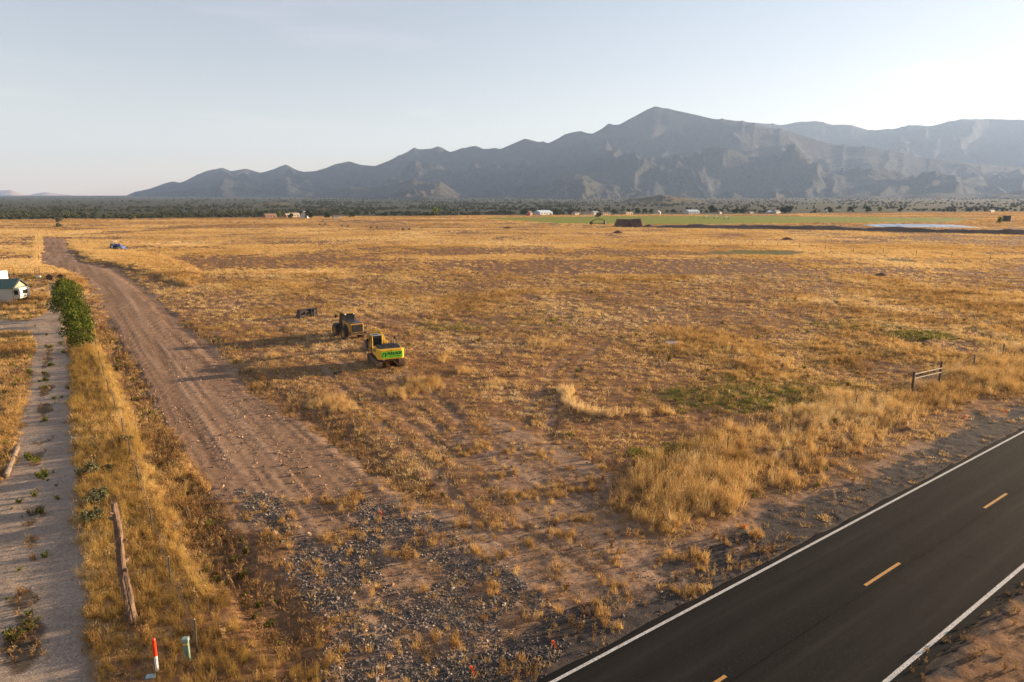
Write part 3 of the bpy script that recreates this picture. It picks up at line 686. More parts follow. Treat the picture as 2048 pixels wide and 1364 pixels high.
def scatter(name, xy, zz, scale, tint, col, label, cat, tilt=.12, seed=1, rand_z=None):
    n = len(xy)
    if not n: return None
    col, k = col
    r = np.random.default_rng(seed)
    me = bpy.data.meshes.new(name); me.vertices.add(n)
    me.vertices.foreach_set('co', np.column_stack([xy, zz]).astype(np.float32).ravel())
    def att(nm, typ, a, key='value'):
        at = me.attributes.new(nm, typ, 'POINT'); at.data.foreach_set(key, np.ascontiguousarray(a).ravel())
    att('tint', 'FLOAT', np.clip(tint, 0, 1).astype(np.float32))
    att('pid', 'INT', r.integers(0, k, n).astype(np.int32))
    rot = np.column_stack([r.normal(0, tilt, n), r.normal(0, tilt, n), r.uniform(0, 6.283, n)]).astype(np.float32)
    att('rot', 'FLOAT_VECTOR', rot, 'vector')
    sc3 = scale if scale.ndim == 2 else np.repeat(scale[:, None], 3, 1)
    att('scl', 'FLOAT_VECTOR', sc3.astype(np.float32), 'vector')
    o = link(name, me)
    g = bpy.data.node_groups.new(name + '_nodes', 'GeometryNodeTree')
    g.interface.new_socket('Geometry', in_out='INPUT', socket_type='NodeSocketGeometry'); g.interface.new_socket('Geometry', in_out='OUTPUT', socket_type='NodeSocketGeometry')
    gi = g.nodes.new('NodeGroupInput'); go = g.nodes.new('NodeGroupOutput'); ip = g.nodes.new('GeometryNodeInstanceOnPoints'); ci = g.nodes.new('GeometryNodeCollectionInfo')
    ci.inputs['Collection'].default_value = col; ci.inputs['Separate Children'].default_value = True; ci.inputs['Reset Children'].default_value = True
    ip.inputs['Pick Instance'].default_value = True
    def na(nm, t):
        a = g.nodes.new('GeometryNodeInputNamedAttribute'); a.data_type = t; a.inputs[0].default_value = nm; return a.outputs[0]
    g.links.new(gi.outputs[0], ip.inputs['Points']); g.links.new(ci.outputs[0], ip.inputs['Instance'])
    g.links.new(na('pid', 'INT'), ip.inputs['Instance Index'])
    e2r = g.nodes.new('FunctionNodeEulerToRotation'); g.links.new(na('rot', 'FLOAT_VECTOR'), e2r.inputs[0]); g.links.new(e2r.outputs[0], ip.inputs['Rotation'])
    g.links.new(na('scl', 'FLOAT_VECTOR'), ip.inputs['Scale'])
    g.links.new(ip.outputs[0], go.inputs[0])
    o.modifiers.new('scatter', 'NODES').node_group = g
    tag(o, label, cat, None, 'stuff')
    return o
def wedge(y0, y1, dens, seed, k=.80, pad=7):
    """evenly spread random points over the ground in front of the viewpoint"""
    r = np.random.default_rng(seed)
    area = (y1 - y0) * 2 * (k * (y0 + y1) / 2 + pad); n = int(area * dens)
    y = r.uniform(y0, y1, int(n * 1.0) * 2); w = k * y + pad
    keep = r.uniform(0, w.max(), len(y)) < w; y = y[keep][:n]
    return r.uniform(-1, 1, len(y)) * (k * y + pad), y, r.uniform(0, 1, len(y)), r
DRY = [(0.0, (.15, .085, .042)), (.30, (.31, .18, .070)), (.55, (.53, .335, .120)), (.8, (.68, .475, .20)), (1.0, (.74, .58, .33))]
OLIVE = [(0.0, (.13, .078, .028)), (.35, (.27, .17, .048)), (.6, (.46, .30, .085)), (.85, (.62, .42, .14)), (1.0, (.70, .52, .22))]
WEEDC = [(0.0, (.09, .055, .032)), (.4, (.20, .115, .055)), (.7, (.32, .19, .08)), (1.0, (.44, .31, .15))]
GREENC = [(0.0, (.05, .06, .014)), (.5, (.13, .14, .028)), (1.0, (.26, .24, .06))]
m_dry = grass_mat('dry_grass', DRY, .4); m_weed = grass_mat('dead_weed', WEEDC, .3); m_green = grass_mat('green_weed', GREENC, .35)
P_tall = protos('tall_tuft', [blades(34, .8, .5, .30, .42, .013, 100 + i, heads=.2) for i in range(6)], m_dry)
m_olive = grass_mat('lane_grass', OLIVE, .4)
P_lane = protos('lane_tuft', [blades(40, .8, .5, .24, .34, .013, 150 + i, heads=.22) for i in range(6)], m_olive)
P_mid = protos('mid_tuft', [blades(30, .34, .4, .17, .45, .018, 200 + i, heads=.25) for i in range(6)], m_dry)
P_low = protos('low_tuft', [blades(22, .12, .5, .26, 1.3, .020, 300 + i) for i in range(6)], m_dry)
P_far = protos('far_tuft', [blades(26, .34, .4, .55, .5, .07, 400 + i) for i in range(5)], m_dry)
P_vfar = protos('distant_tuft', [blades(26, .38, .3, 1.5, .4, .22, 450 + i) for i in range(4)], m_dry)
P_weed = protos('weed_plant', [weed(.5, 9, 500 + i) for i in range(5)], m_weed)
P_stalk = protos('weed_stalk', [weed(.55, 4, 550 + i, .035, .010, 7, .25) for i in range(5)], m_weed)
P_ggrass = protos('green_tuft', [blades(26, .2, .5, .26, .8, .02, 650 + i) for i in range(4)], m_green)
P_green = protos('leafy_weed', [weed(.3, 16, 600 + i, .06, .01, 6, .8) for i in range(4)], m_green)

def put(parts, name, col, label, cat, tilt=.12, seed=1):
    x = np.concatenate([p[0] for p in parts]); y = np.concatenate([p[1] for p in parts]); s = np.concatenate([p[2] for p in parts]); t = np.concatenate([p[3] for p in parts])
    return scatter(name, np.column_stack([x, y]), ground_z(x, y) - .01, s, t, col, label, cat, tilt, seed)
def veg():
    LS = []; GG = []; T = []; Mi = []; L = []; W = []; S = []; G_ = []; F = []; V = []
    # near and middle field
    for (y0, y1, dens, sd) in ((15, 45, 34, 1), (45, 85, 19, 2), (85, 150, 9, 3)):
        x, y, u, r = wedge(y0, y1, dens, sd)
        z = zones(x, y); bare = z['bare']
        ds = .8 + y / 110.0
        tone = fbm(x / 7, y / 9, 3, 111); u2 = r.uniform(0, 1, len(x)); u3 = r.normal(0, 1, len(x))
        # tall stands
        pt = np.maximum.reduce([z['tallr'] * (.24 + .26 * z['core']) * sstep(.34, .62, fbm(x / 2.5, y / 2.5, 3, 112) + .25 * z['core'] + .08), z['left'] * .50 * (1 - .9 * z['clear']), z['gold'] * .7, z['spots'] * .7, z['berm'] * .4]) * (1 - np.maximum(z['drive'], z['road'])) * (1 - .9 * z['rocks'])
        pt = pt * (1 - .9 * z['track']) * (1 - .8 * z['shoulder']) * (1 - z['ditch'] * .75)
        k = u < pt * 1.0 * (.75 if y0 == 15 else 1)
        hs = np.where(z['core'] > .5, .82, np.where(z['tallr'] > .3, .62, np.where(z['left'] > .3, .52, .45))) * (.5 + .6 * u2) * (.72 + .5 * fbm(x / 3.5, y / 3.5, 3, 113))
        tt = .66 + .15 * u3 + .5 * (tone - .5) + .08 * z['gold'] - .06 * z['left'] * (1 - z['gold'])
        kk = k & (z['left'] > .4); k = k & ~kk
        LS.append((x[kk], y[kk], (hs * np.clip(ds, .9, 1.25))[kk], (tt - .10 + .12 * z['gold'])[kk]))
        T.append((x[k], y[k], (hs * np.clip(ds, .9, 1.25))[k], tt[k]))
        # loose bunches over the field
        free = (u >= pt) & (bare < .5)
        pm = sstep(.25, .85, z['cover']) * (.42 - .16 * sstep(50, 100, y)) + .9 * z['ring'] + .12 * z['tallr']
        ed = (fbm(x / 1.1, y / 1.1, 2, 115) > .48)
        k = free & (r.uniform(0, 1, len(x)) < pm * np.where(ed, 1.3, .35))
        Mi.append((x[k], y[k], ((.55 + .6 * u2) * np.clip(ds, .8, 1.5))[k], (.50 + .14 * u3 + .7 * (tone - .5) + .35 * z['ring'])[k]))
        kl = free & ~k & (r.uniform(0, 1, len(x)) < .10 + .95 * z['cover'])
        L.append((x[kl], y[kl], ((.7 + .7 * u2) * np.clip(ds, .8, 1.7))[kl], (.50 + .16 * u3 + .8 * (tone - .5) + .12 * sstep(45, 90, y))[kl]))
        # dead weeds along ditches and edges
        edge = sstep(.02, .3, z['track']) * sstep(.9, .4, z['track'])
        pw = np.maximum.reduce([.17 * z['ditch'], .10 * z['ditchr'], .10 * edge, .010 * z['cover'] + .004, .07 * z['apron'] * sstep(.5, .62, fbm(x / 1.7, y / 1.7, 3, 117))]) * (1 - z['drive']) * (1 - z['road']) * (1 - .93 * z['track']) * (1 - .85 * z['rocks'])
        k = r.uniform(0, 1, len(x)) < pw * .5
        W.append((x[k], y[k], ((.35 + .8 * u2 ** 2) * np.clip(ds, .8, 1.4))[k], (.45 + .25 * u3)[k]))
        k = r.uniform(0, 1, len(x)) < pw * .6
        S.append((x[k], y[k], ((.5 + .8 * u2) * np.clip(ds, .8, 1.4))[k], (.6 + .22 * u3)[k]))
        # weeds on the gravel lane
        k = r.uniform(0, 1, len(x)) < z['dweed'] * .22 + z['rside'] * .10 * sstep(.45, .6, fbm(x / 1.5, y / 1.5, 3, 119))
        W.append((x[k], y[k], (.25 + .5 * u2)[k], (.55 + .25 * u3)[k]))
        patch = fbm(x / 1.0, y / 1.4, 2, 121)
        GG.append((lambda k: (x[k], y[k], ((.5 + .6 * u2) * np.clip(ds, .8, 1.5))[k], (.62 + .2 * u3)[k]))(r.uniform(0, 1, len(x)) < z['green'] * .5 * (1 - bare)))
        pg = np.maximum.reduce([z['dweed'] * .3 * (patch > .66), .05 * z['drive'] * (patch > .74), .02 * z['ditch'], .07 * z['lfield'] * (patch > .66), .0012 * (1 - bare)])
        k = r.uniform(0, 1, len(x)) < pg
        G_.append((x[k], y[k], ((.35 + .6 * u2) * np.clip(ds, .8, 1.5))[k], (.5 + .2 * u3)[k]))
        # straw bits and small tufts straying onto the apron and shoulder
        k = (r.uniform(0, 1, len(x)) < .14 * np.maximum(z['apron'], z['shoulder'] * .9) * (fbm(x / 1.3, y / 1.3, 3, 123) > .52)) & (z['road'] < .1)
        L.append((x[k], y[k], (.5 + .6 * u2)[k], (.5 + .15 * u3)[k]))
        k = (r.uniform(0, 1, len(x)) < .5 * sstep(.2, .5, z['apron']) * (fbm(x / .9, y / .9, 3, 125) > .63) * (1 - .6 * z['rocks'])) & (z['road'] < .1)
        Mi.append((x[k], y[k], (.4 + .5 * u2)[k], (.5 + .15 * u3)[k]))
    # far field: broader clumps, thinner on the ground
    for (y0, y1, dens, sd) in ((150, 260, 2.3, 4), (260, 420, .8, 5)):
        x, y, u, r = wedge(y0, y1, dens, sd)
        z = zones(x, y); k = (u < .06 + 1.0 * z['cover']) & (z['bare'] < .5) & (z['green'] < .4)
        u3 = r.normal(0, 1, len(x)); tone = fbm(x / 25, y / 30, 3, 131)
        s = (.5 + .5 * r.uniform(0, 1, len(x)) + .2 * z['berm'] + .2 * z['goldl'])
        F.append((x[k], y[k], s[k], (.52 + .10 * u3 + .6 * (tone - .5) + .15 * z['cover'])[k]))
    x, y, u, r = wedge(420, 1150, .085, 6)
    z = zones(x, y); k = (u < .15 + .95 * z['cover']) & (z['alf'] < .4) & (scrub_mask(x, y) < .5)
    V.append((x[k], y[k], (.7 + .5 * r.uniform(0, 1, len(x)))[k], (.46 + .10 * r.normal(0, 1, len(x)) + .6 * (fbm(x / 60, y / 60, 3, 133) - .5))[k]))
    put(T, 'tall_grass', P_tall, 'tall golden dry grass standing along the fences and the roadside', 'grass', .12, 11)
    put(LS, 'lane_grass', P_lane, 'tall olive gold grass between the gravel lane and the wire fence', 'grass', .12, 20)
    put(Mi, 'bunch_grass', P_mid, 'loose bunches of straw coloured grass scattered over the field', 'grass', .18, 12)
    put(L, 'stubble_grass', P_low, 'short flattened dead grass and straw covering the near field', 'grass', .15, 13)
    put(W, 'dead_weeds', P_weed, 'brown bushy dead weeds in the ditch and lane centre', 'weeds', .2, 14)
    put(S, 'dead_weeds', P_stalk, 'thin upright rusty weed stalks along the track edges', 'weeds', .15, 15)
    put(G_, 'green_weeds', P_green, 'low green leafy weeds in patches on lane and field', 'weeds', .2, 16)
    put(GG, 'green_grass', P_ggrass, 'olive green grass growing in damp patches of the field', 'grass', .15, 19)
    put(F, 'field_grass', P_far, 'golden dry grass over the middle distance of the field', 'grass', .1, 17)
    put(V, 'field_grass', P_vfar, 'pale golden grass at the far side of the field', 'grass', .1, 18)
veg()

# ------------------------------------------------------------------ stones
def stones():
    shapes = []
    for i in range(6):
        r = np.random.default_rng(700 + i); bm = bmesh.new(); bmesh.ops.create_icosphere(bm, subdivisions=1, radius=.5)
        for v in bm.verts: v.co = Vector((v.co.x * 1.15, v.co.y * .95, v.co.z * .7)) * r.uniform(.65, 1.25)
        bmesh.ops.triangulate(bm, faces=bm.faces)
        bm.verts.index_update()
        shapes.append(([tuple(v.co) for v in bm.verts], [tuple(v.index for v in f.verts) for f in bm.faces])); bm.free()
    m, nt, b = _nodes('crushed_stone')
    at = N(nt, 'ShaderNodeAttribute', attribute_type='INSTANCER', attribute_name='tint')
    nt.links.new(ramp(nt, at.outputs['Fac'], [(0.0, (.045, .037, .031)), (.45, (.12, .098, .080)), (.75, (.26, .205, .16)), (1.0, (.50, .39, .30))]), b.inputs['Base Color'])
    b.inputs['Roughness'].default_value = .8
    col = protos('stone', shapes, m)
    x, y, u, r = wedge(15, 48, 340, 31, .75, 3)
    k0 = (x > -16) & (x < 30); x, y, u = x[k0], y[k0], u[k0]
    z = zones(x, y)
    rc = x * RN[0] + y * RN[1]
    p = np.maximum(z['rocks'] * .9 * (.35 + 1.0 * fbm(x / .8, y / .8, 3, 22)), .10 * np.maximum(z['apron'], z['shoulder'])) * (rc > EDGE_L + .35)
    k = u < p; n = k.sum(); x, y = x[k], y[k]
    s = np.exp(r.normal(math.log(.052), .5, n)) * np.where(z['rocks'][k] > .3, 1, .5)
    xy = np.column_stack([x, y])
    scatter('gravel', xy, ground_z(x, y) + s * .05, np.clip(s, .03, .26), r.beta(1.6, 3.2, n) * 1.15, col, 'dark crushed stone spread at the end of the dirt track', 'gravel', .5, 32)
stones()
def clods():
    r0 = np.random.default_rng(44); shapes = []
    for i in range(4):
        bm = bmesh.new(); bmesh.ops.create_icosphere(bm, subdivisions=1, radius=.5)
        for v in bm.verts: v.co = Vector((v.co.x * 1.1, v.co.y, v.co.z * .75)) * r0.uniform(.6, 1.25)
        bm.verts.index_update(); shapes.append(([tuple(v.co) for v in bm.verts], [tuple(v.index for v in f.verts) for f in bm.faces])); bm.free()
    m, nt, b = _nodes('soil_clod')
    at = N(nt, 'ShaderNodeAttribute', attribute_type='INSTANCER', attribute_name='tint')
    nt.links.new(ramp(nt, at.outputs['Fac'], [(0.0, (.13, .072, .04)), (.6, (.27, .16, .092)), (1.0, (.45, .31, .20))]), b.inputs['Base Color']); b.inputs['Roughness'].default_value = .95
    x, y, u, r = wedge(18, 80, 14, 45); z = zones(x, y)
    k = u < np.maximum(z['track'], z['apron'] * .8) * (.12 + .75 * sstep(.48, .66, fbm(z['across'] / .9, z['along'] / 9, 3, 46))) * (1 - z['rocks']) * (1 - z['road'])
    x, y = x[k], y[k]; n = len(x); s = np.clip(np.exp(r.normal(math.log(.065), .5, n)), .03, .28)
    scatter('soil_clods', np.column_stack([x, y]), ground_z(x, y) + s * .1, s, r.uniform(0, 1, n), protos('clod', shapes, m), 'loose brown soil clods strewn over the dirt track', 'soil clods', .6, 47)
clods()

# ------------------------------------------------------------------ machines
yel_ex = M('excavator_yellow', (.86, .48, .014), .42, .12, 1.2, 0, .4)
yel_ld = M('loader_yellow', (.44, .235, .02), .45, .15, 1.2, 0, .5)
blk = M('black_paint', (.016, .016, .018), .45, .3, 2, 0, .1)
rubber = M('tyre_rubber', (.022, .021, .02), .85, .3, 4, 0, .45)
steel = M('worn_steel', (.17, .14, .12), .5, .35, 5, .7, .5)
mudsteel = M('muddy_track_steel', (.16, .105, .07), .85, .4, 6, .2, .7)
chrome = M('cylinder_rod', (.6, .6, .6), .2, .05, 2, 1.0)
pane = glass_mat('tinted_glass')
white_l = M('white_lens', (.8, .78, .74), .25, .05, 2)
lime = M('lime_banner', (.22, .74, .035), .55, .06, 1.5)
ink = M('black_print', (.008, .01, .008), .5, .1, 2)
dkgreen = M('green_print', (.03, .16, .015), .5, .1, 2)
hoodblk = M('hood_black', (.03, .034, .042), .35, .25, 2, 0, .2)

def text_mesh(name, body, size, mat, shear=0.0, bold=0.0, depth=.004):
    cu = bpy.data.curves.new(name, 'FONT'); cu.body = body; cu.size = size; cu.shear = shear; cu.extrude = depth; cu.offset = bold
    cu.align_x = 'LEFT'
    ob = bpy.data.objects.new(name, cu); C.objects.link(ob)
    bpy.context.view_layer.update()
    me = bpy.data.meshes.new_from_object(ob.evaluated_get(bpy.context.evaluated_depsgraph_get()))
    bpy.data.objects.remove(ob); bpy.data.curves.remove(cu)
    me.name = name; me.materials.clear(); me.materials.append(mat)
    return me
def fit(me, x0, x1, z0, z1, y):
    """lay flat lettering upright on a face that looks along -y, between x0..x1 and z0..z1"""
    n = len(me.vertices); co = np.zeros(n * 3, np.float32); me.vertices.foreach_get('co', co); co = co.reshape(-1, 3)
    a, b = co.min(0), co.max(0)
    o = np.empty_like(co)
    o[:, 0] = x0 + (co[:, 0] - a[0]) / (b[0] - a[0]) * (x1 - x0)
    o[:, 2] = z0 + (co[:, 1] - a[1]) / (b[1] - a[1]) * (z1 - z0)
    o[:, 1] = y - co[:, 2]
    me.vertices.foreach_set('co', o.ravel()); me.update()
    return me

def excavator():
    loc = (-12.26, 64.63); rz = R(24)
    t = empty('excavator', (*loc, ground_z(*loc) + .02), rz)
    tag(t, 'yellow crawler excavator with a lime green banner across its counterweight', 'excavator')
    for s in (-1, 1):                                    # crawler tracks
        x0, x1 = s * 1.12 - .30, s * 1.12 + .30
        L_, r_ = 1.62, .41
        prof = []
        for k in range(13): a = -math.pi / 2 + math.pi * k / 12; prof.append((L_ + math.cos(a) * r_, .43 + math.sin(a) * r_))
        for k in range(13): a = math.pi / 2 + math.pi * k / 12; prof.append((-L_ + math.cos(a) * r_, .43 + math.sin(a) * r_))
        inn = [(y * .93, .43 + (z - .43) * .80) for y, z in prof]
        mb = MB(); n = len(prof)
        v = [(x0, y, z) for y, z in prof] + [(x1, y, z) for y, z in prof] + [(x0, y, z) for y, z in inn] + [(x1, y, z) for y, z in inn]
        f = []
        for i in range(n):
            j = (i + 1) % n
            f += [(i, j, j + n, i + n), (i + 2 * n, i + 3 * n, j + 3 * n, j + 2 * n), (i, i + 2 * n, j + 2 * n, j), (i + n, j + n, j + 3 * n, i + 3 * n)]
        mb.add(v, f)
        # grousers across the shoes
        per = 0; path = prof + [prof[0]]
        acc = 0.0
        for (ya, za), (yb, zb) in zip(path[:-1], path[1:]):
            d = math.hypot(yb - ya, zb - za); k = acc
            while k < d:
                q = k / d; yy, zz = ya + (yb - ya) * q, za + (zb - za) * q
                ang = math.atan2(zb - za, yb - ya)
                mb.box((s * 1.12, yy + math.sin(ang) * .02, zz - math.cos(ang) * .02), (.60, .03, .05), 0, ang)
                k += .17
            acc = k - d
        tr = mb.build('track', mudsteel, t)
        fr = MB(); fr.box((s * 1.12, 0, .42), (.26, 2.9, .34)); fr.build('track_frame', mudsteel, tr, .03)
        for y in (-1.62, 1.62):
            w = MB(); w.cyl((s * 1.12 - .16, y, .43), (s * 1.12 + .16, y, .43), .33, n=18); w.cyl((s * 1.12 - .2, y, .43), (s * 1.12 + .2, y, .43), .12, n=12)
            w.build('sprocket' if y < 0 else 'idler', mudsteel, tr)
        for y in (-1.0, -.5, 0, .5, 1.0):
            w = MB(); w.cyl((s * 1.12 - .15, y, .22), (s * 1.12 + .15, y, .22), .12, n=12); w.build('roller', mudsteel, tr)
    MB().box((0, 0, .62), (1.7, 1.5, .34)).box((0, .7, .55), (1.9, .35, .28)).box((0, -.7, .55), (1.9, .35, .28)).build('undercarriage', mudsteel, t, .04)
    MB().cyl((0, 0, .78), (0, 0, 1.02), .62, n=24).build('turntable', blk, t)
    MB().box((0, -.15, 1.10), (2.45, 3.5, .17)).build('deck', blk, t, .03)
    # counterweight: rounded in plan
    pl = []
    for k in range(7): a = math.pi + math.pi / 2 * k / 6; pl.append((-.93 + math.cos(a) * .35, -2.10 + math.sin(a) * .30))
    for k in range(7): a = -math.pi / 2 + math.pi / 2 * k / 6; pl.append((.93 + math.cos(a) * .35, -2.10 + math.sin(a) * .30))
    pl += [(1.28, -1.45), (-1.28, -1.45)]
    cw = MB().prism(pl, 1.00, 2.02, 'z').build('counterweight', yel_ex, t, .07, False, 3)
    yb = -2.405
    ban = MB().box((.06, yb - .004, 1.49), (2.08, .012, .66)).build('banner', lime, cw)
    link('lettering', fit(text_mesh('lettering', 'BULLOCH', .4, ink, .35, .022), -.42, 1.02, 1.46, 1.76, yb - .014), None, ban)
    link('small_lettering', fit(text_mesh('small_lettering', 'BROTHERS', .2, dkgreen, .2, .004), -.28, .90, 1.27, 1.37, yb - .014), None, ban)
    # emblem: black crescent and upright stroke
    em = MB(); cres = []
    for k in range(13): a = -1.15 + 2.55 * k / 12; cres.append((-.70 + .23 * math.cos(a), 1.49 + .25 * math.sin(a)))
    for k in range(13): a = 1.4 - 2.2 * k / 12; cres.append((-.77 + .17 * math.cos(a), 1.50 + .20 * math.sin(a)))
    em.prism([(x, z) for x, z in cres], yb - .016, yb - .012, 'y')
    em.prism([(-.90, 1.25), (-.84, 1.25), (-.74, 1.70), (-.82, 1.72)], yb - .016, yb - .012, 'y')
    em.prism([(-.84, 1.68), (-.66, 1.70), (-.64, 1.74), (-.84, 1.74)], yb - .017, yb - .011, 'y')
    em.build('emblem', ink, ban)
    MB().cyl((0, -2.38, 1.90), (0, -2.45, 1.90), .05, n=10).build('lifting_eye', blk, cw)
    MB().box((-.75, -2.36, .985), (.14, .06, .05)).build('lamp', white_l, cw)
    # engine hood with sloping back edge
    MB().prism([(-1.98, 2.02), (-1.75, 2.26), (-.45, 2.26), (-.40, 1.2), (-1.44, 1.2), (-1.44, 2.02)], -.98, 1.02).build('engine_hood', hoodblk, t, .05)
    gr = MB()
    for k in range(9): gr.box((0, -1.75 + k * .14, 2.275), (1.7, .05, .03))
    gr.build('hood_louvre', blk, t)
    MB().box((-1.14, -.82, 1.60), (.26, 1.2, .84)).build('side_door', yel_ex, t, .03)
    MB().box((1.14, -.55, 1.60), (.26, 1.75, .84)).build('side_door', yel_ex, t, .03)
    for k in range(2):
        MB().box((-1.275, -1.12 + k * .5, 1.72), (.02, .34, .34)).build('vent', blk, t)
    MB().box((.86, .85, 1.52), (.78, 1.0, .66)).build('tool_box', yel_ex, t, .04)
    MB().cyl((.62, -1.05, 2.2), (.62, -1.05, 2.72), .055, n=12).build('exhaust_pipe', steel, t)
    hr = MB(); hr.tube([(.98, -.55, 2.2), (.98, -.55, 2.75), (.98, .1, 2.75), (1.2, .4, 2.5), (1.2, .4, 1.8)], .022, 8)
    hr.build('handrail', blk, t); hr = MB(); hr.tube([(1.12, -1.72, 2.0), (1.12, -1.72, 2.62), (.78, -1.72, 2.62), (.78, -1.72, 2.2)], .022, 8); hr.build('handrail', blk, t)
    # cab
    cabp = [(.05, 1.18), (.05, 2.92), (.12, 3.0), (1.20, 3.0), (1.45, 2.85), (1.62, 2.1), (1.62, 1.18)]
    cab = MB().prism([(y * .985 + .01, z - .02) for y, z in cabp], -1.24, -.30).build('cab', pane, t, .03)
    fr = MB()
    for x in (-1.25, -.29):
        for (y0, z0), (y1, z1) in zip(cabp[:-1], cabp[1:]): fr.tube([(x, y0, z0), (x, y1, z1)], .04, 6)
        fr.tube([(x, .80, 1.18), (x, .80, 3.0)], .035, 6)
    fr.build('cab_frame', yel_ex, cab)
    MB().box((-.77, .64, 3.02), (1.0, 1.16, .06)).build('cab_roof', M('cab_roof_grey', (.30, .28, .24), .5, .15, 2, 0, .3), cab, .03)
    MB().box((-.77, .7, 3.065), (.5, .5, .03)).build('roof_hatch', hoodblk, cab)
    MB().box((-1.262, .42, 1.45), (.03, .68, .5)).build('door', blk, cab, .01)
    MB().box((-.77, .035, 1.45), (.9, .03, .5)).build('rear_panel', blk, cab, .01)
    MB().box((-.77, .75, 1.75), (.55, .5, .9)).build('seat', blk, cab, .05)
    for s, x in ((-1, -1.42), (1, 1.3)):
        mi = MB(); mi.tube([(x * .92, 1.3, 2.0), (x, 1.4, 2.3)], .02, 6); mi.box((x, 1.4, 2.4), (.2, .04, .3)); mi.build('mirror', blk, t)
    # boom, arm, bucket
    def beam(pts, w, mat, name, par):
        return MB().prism(pts, -w / 2 + .26, w / 2 + .26).build(name, mat, par, .03)
    bo = beam([(.55, 1.45), (.62, 1.85), (2.6, 2.70), (3.3, 2.80), (5.75, 2.42), (5.8, 2.12), (3.35, 2.34), (2.85, 2.24), (.95, 1.35)], .36, yel_ex, 'boom', t)
    arm = beam([(5.45, 2.85), (5.85, 2.85), (6.15, 2.3), (7.55, .95), (7.42, .78), (5.75, 1.95), (5.5, 2.3)], .36, yel_ex, 'arm', t)
    for x in (-.12, .56):
        c = MB().cyl((x, .95, 1.35), (x, 1.95, 2.05), .09, n=12).build('boom_cylinder', yel_ex, t)
        MB().cyl((x, 1.95, 2.05), (x, 2.75, 2.66), .05, n=10).build('cylinder_rod', chrome, c)
    c = MB().cyl((.26, 2.9, 2.92), (.26, 4.4, 2.90), .10, n=12).build('arm_cylinder', yel_ex, t); MB().cyl((.26, 4.4, 2.90), (.26, 5.55, 2.76), .055, n=10).build('cylinder_rod', chrome, c)
    c = MB().cyl((.22, 5.95, 2.75), (.22, 6.9, 1.95), .08, n=12).build('bucket_cylinder', yel_ex, t); MB().cyl((.22, 6.9, 1.95), (.22, 7.55, 1.4), .045, n=10).build('cylinder_rod', chrome, c)
    MB().prism([(7.5, 1.5), (7.62, 1.45), (7.3, 1.0), (7.2, 1.08)], .04, .40).prism([(7.55, 1.5), (7.62, 1.42), (8.0, .95), (7.92, .9)], .08, .36).build('link', blk, t)
    arcp = [(7.35, .95), (7.95, 1.05), (8.25, .80), (8.25, .40), (7.95, .12), (7.45, .02), (6.95, .06)]
    bk = MB(); th = .05
    for (a, b_) in zip(arcp[1:-1], arcp[2:]):
        dy, dz = b_[0] - a[0], b_[1] - a[1]; l = math.hypot(dy, dz); ny, nz = dz / l * th, -dy / l * th
        bk.prism([a, b_, (b_[0] + ny, b_[1] + nz), (a[0] + ny, a[1] + nz)], -.40, .84)
    for x in (-.43, .84): bk.prism(arcp, x, x + .03)
    b2 = bk.build('bucket', steel, t)
    for k in range(5): MB().prism([(6.98, .02), (6.98, .12), (6.70, .06)], -.36 + k * .28, -.26 + k * .28).build('tooth', steel, b2)
    for x in (.02, .42):
        MB().tube([(x, .7, 1.9), (x, 1.6, 2.40), (x, 2.6, 2.76), (x, 3.4, 2.84), (x, 4.6, 2.68), (x, 5.5, 2.54)], .028, 6).build('hose', blk, t)
    t.scale = (.98, .98, .92)
    return t
excavator()

def wheel(parent, x, y, z, r, w, mat_rim, name='wheel', lug=20):
    o = empty(name, (x, y, z)); o.parent = parent
    s = 1 if x > 0 else -1
    ty = MB().lathe([(r * .55, -w * .46), (r * .9, -w * .5), (r, -w * .36), (r, w * .36), (r * .9, w * .5), (r * .55, w * .46)], (0, 0, 0), (1, 0, 0), 30)
    for k in range(lug):
        for sd in (-1, 1):
            a = 2 * math.pi * (k + .5 * (sd > 0)) / lug
            ty.box((sd * w * .25, math.cos(a) * r * 1.005, math.sin(a) * r * 1.005), (w * .46, r * .11, r * .05), 0, a + math.pi / 2)
    ty.build('tyre', rubber, o)
    MB().lathe([(.02, s * w * .18), (r * .2, s * w * .20), (r * .22, s * w * .30), (r * .45, s * w * .22), (r * .56, s * w * .44), (r * .56, -s * w * .4), (.02, -s * w * .3)], (0, 0, 0), (1, 0, 0), 24).build('rim', mat_rim, o)
    return o
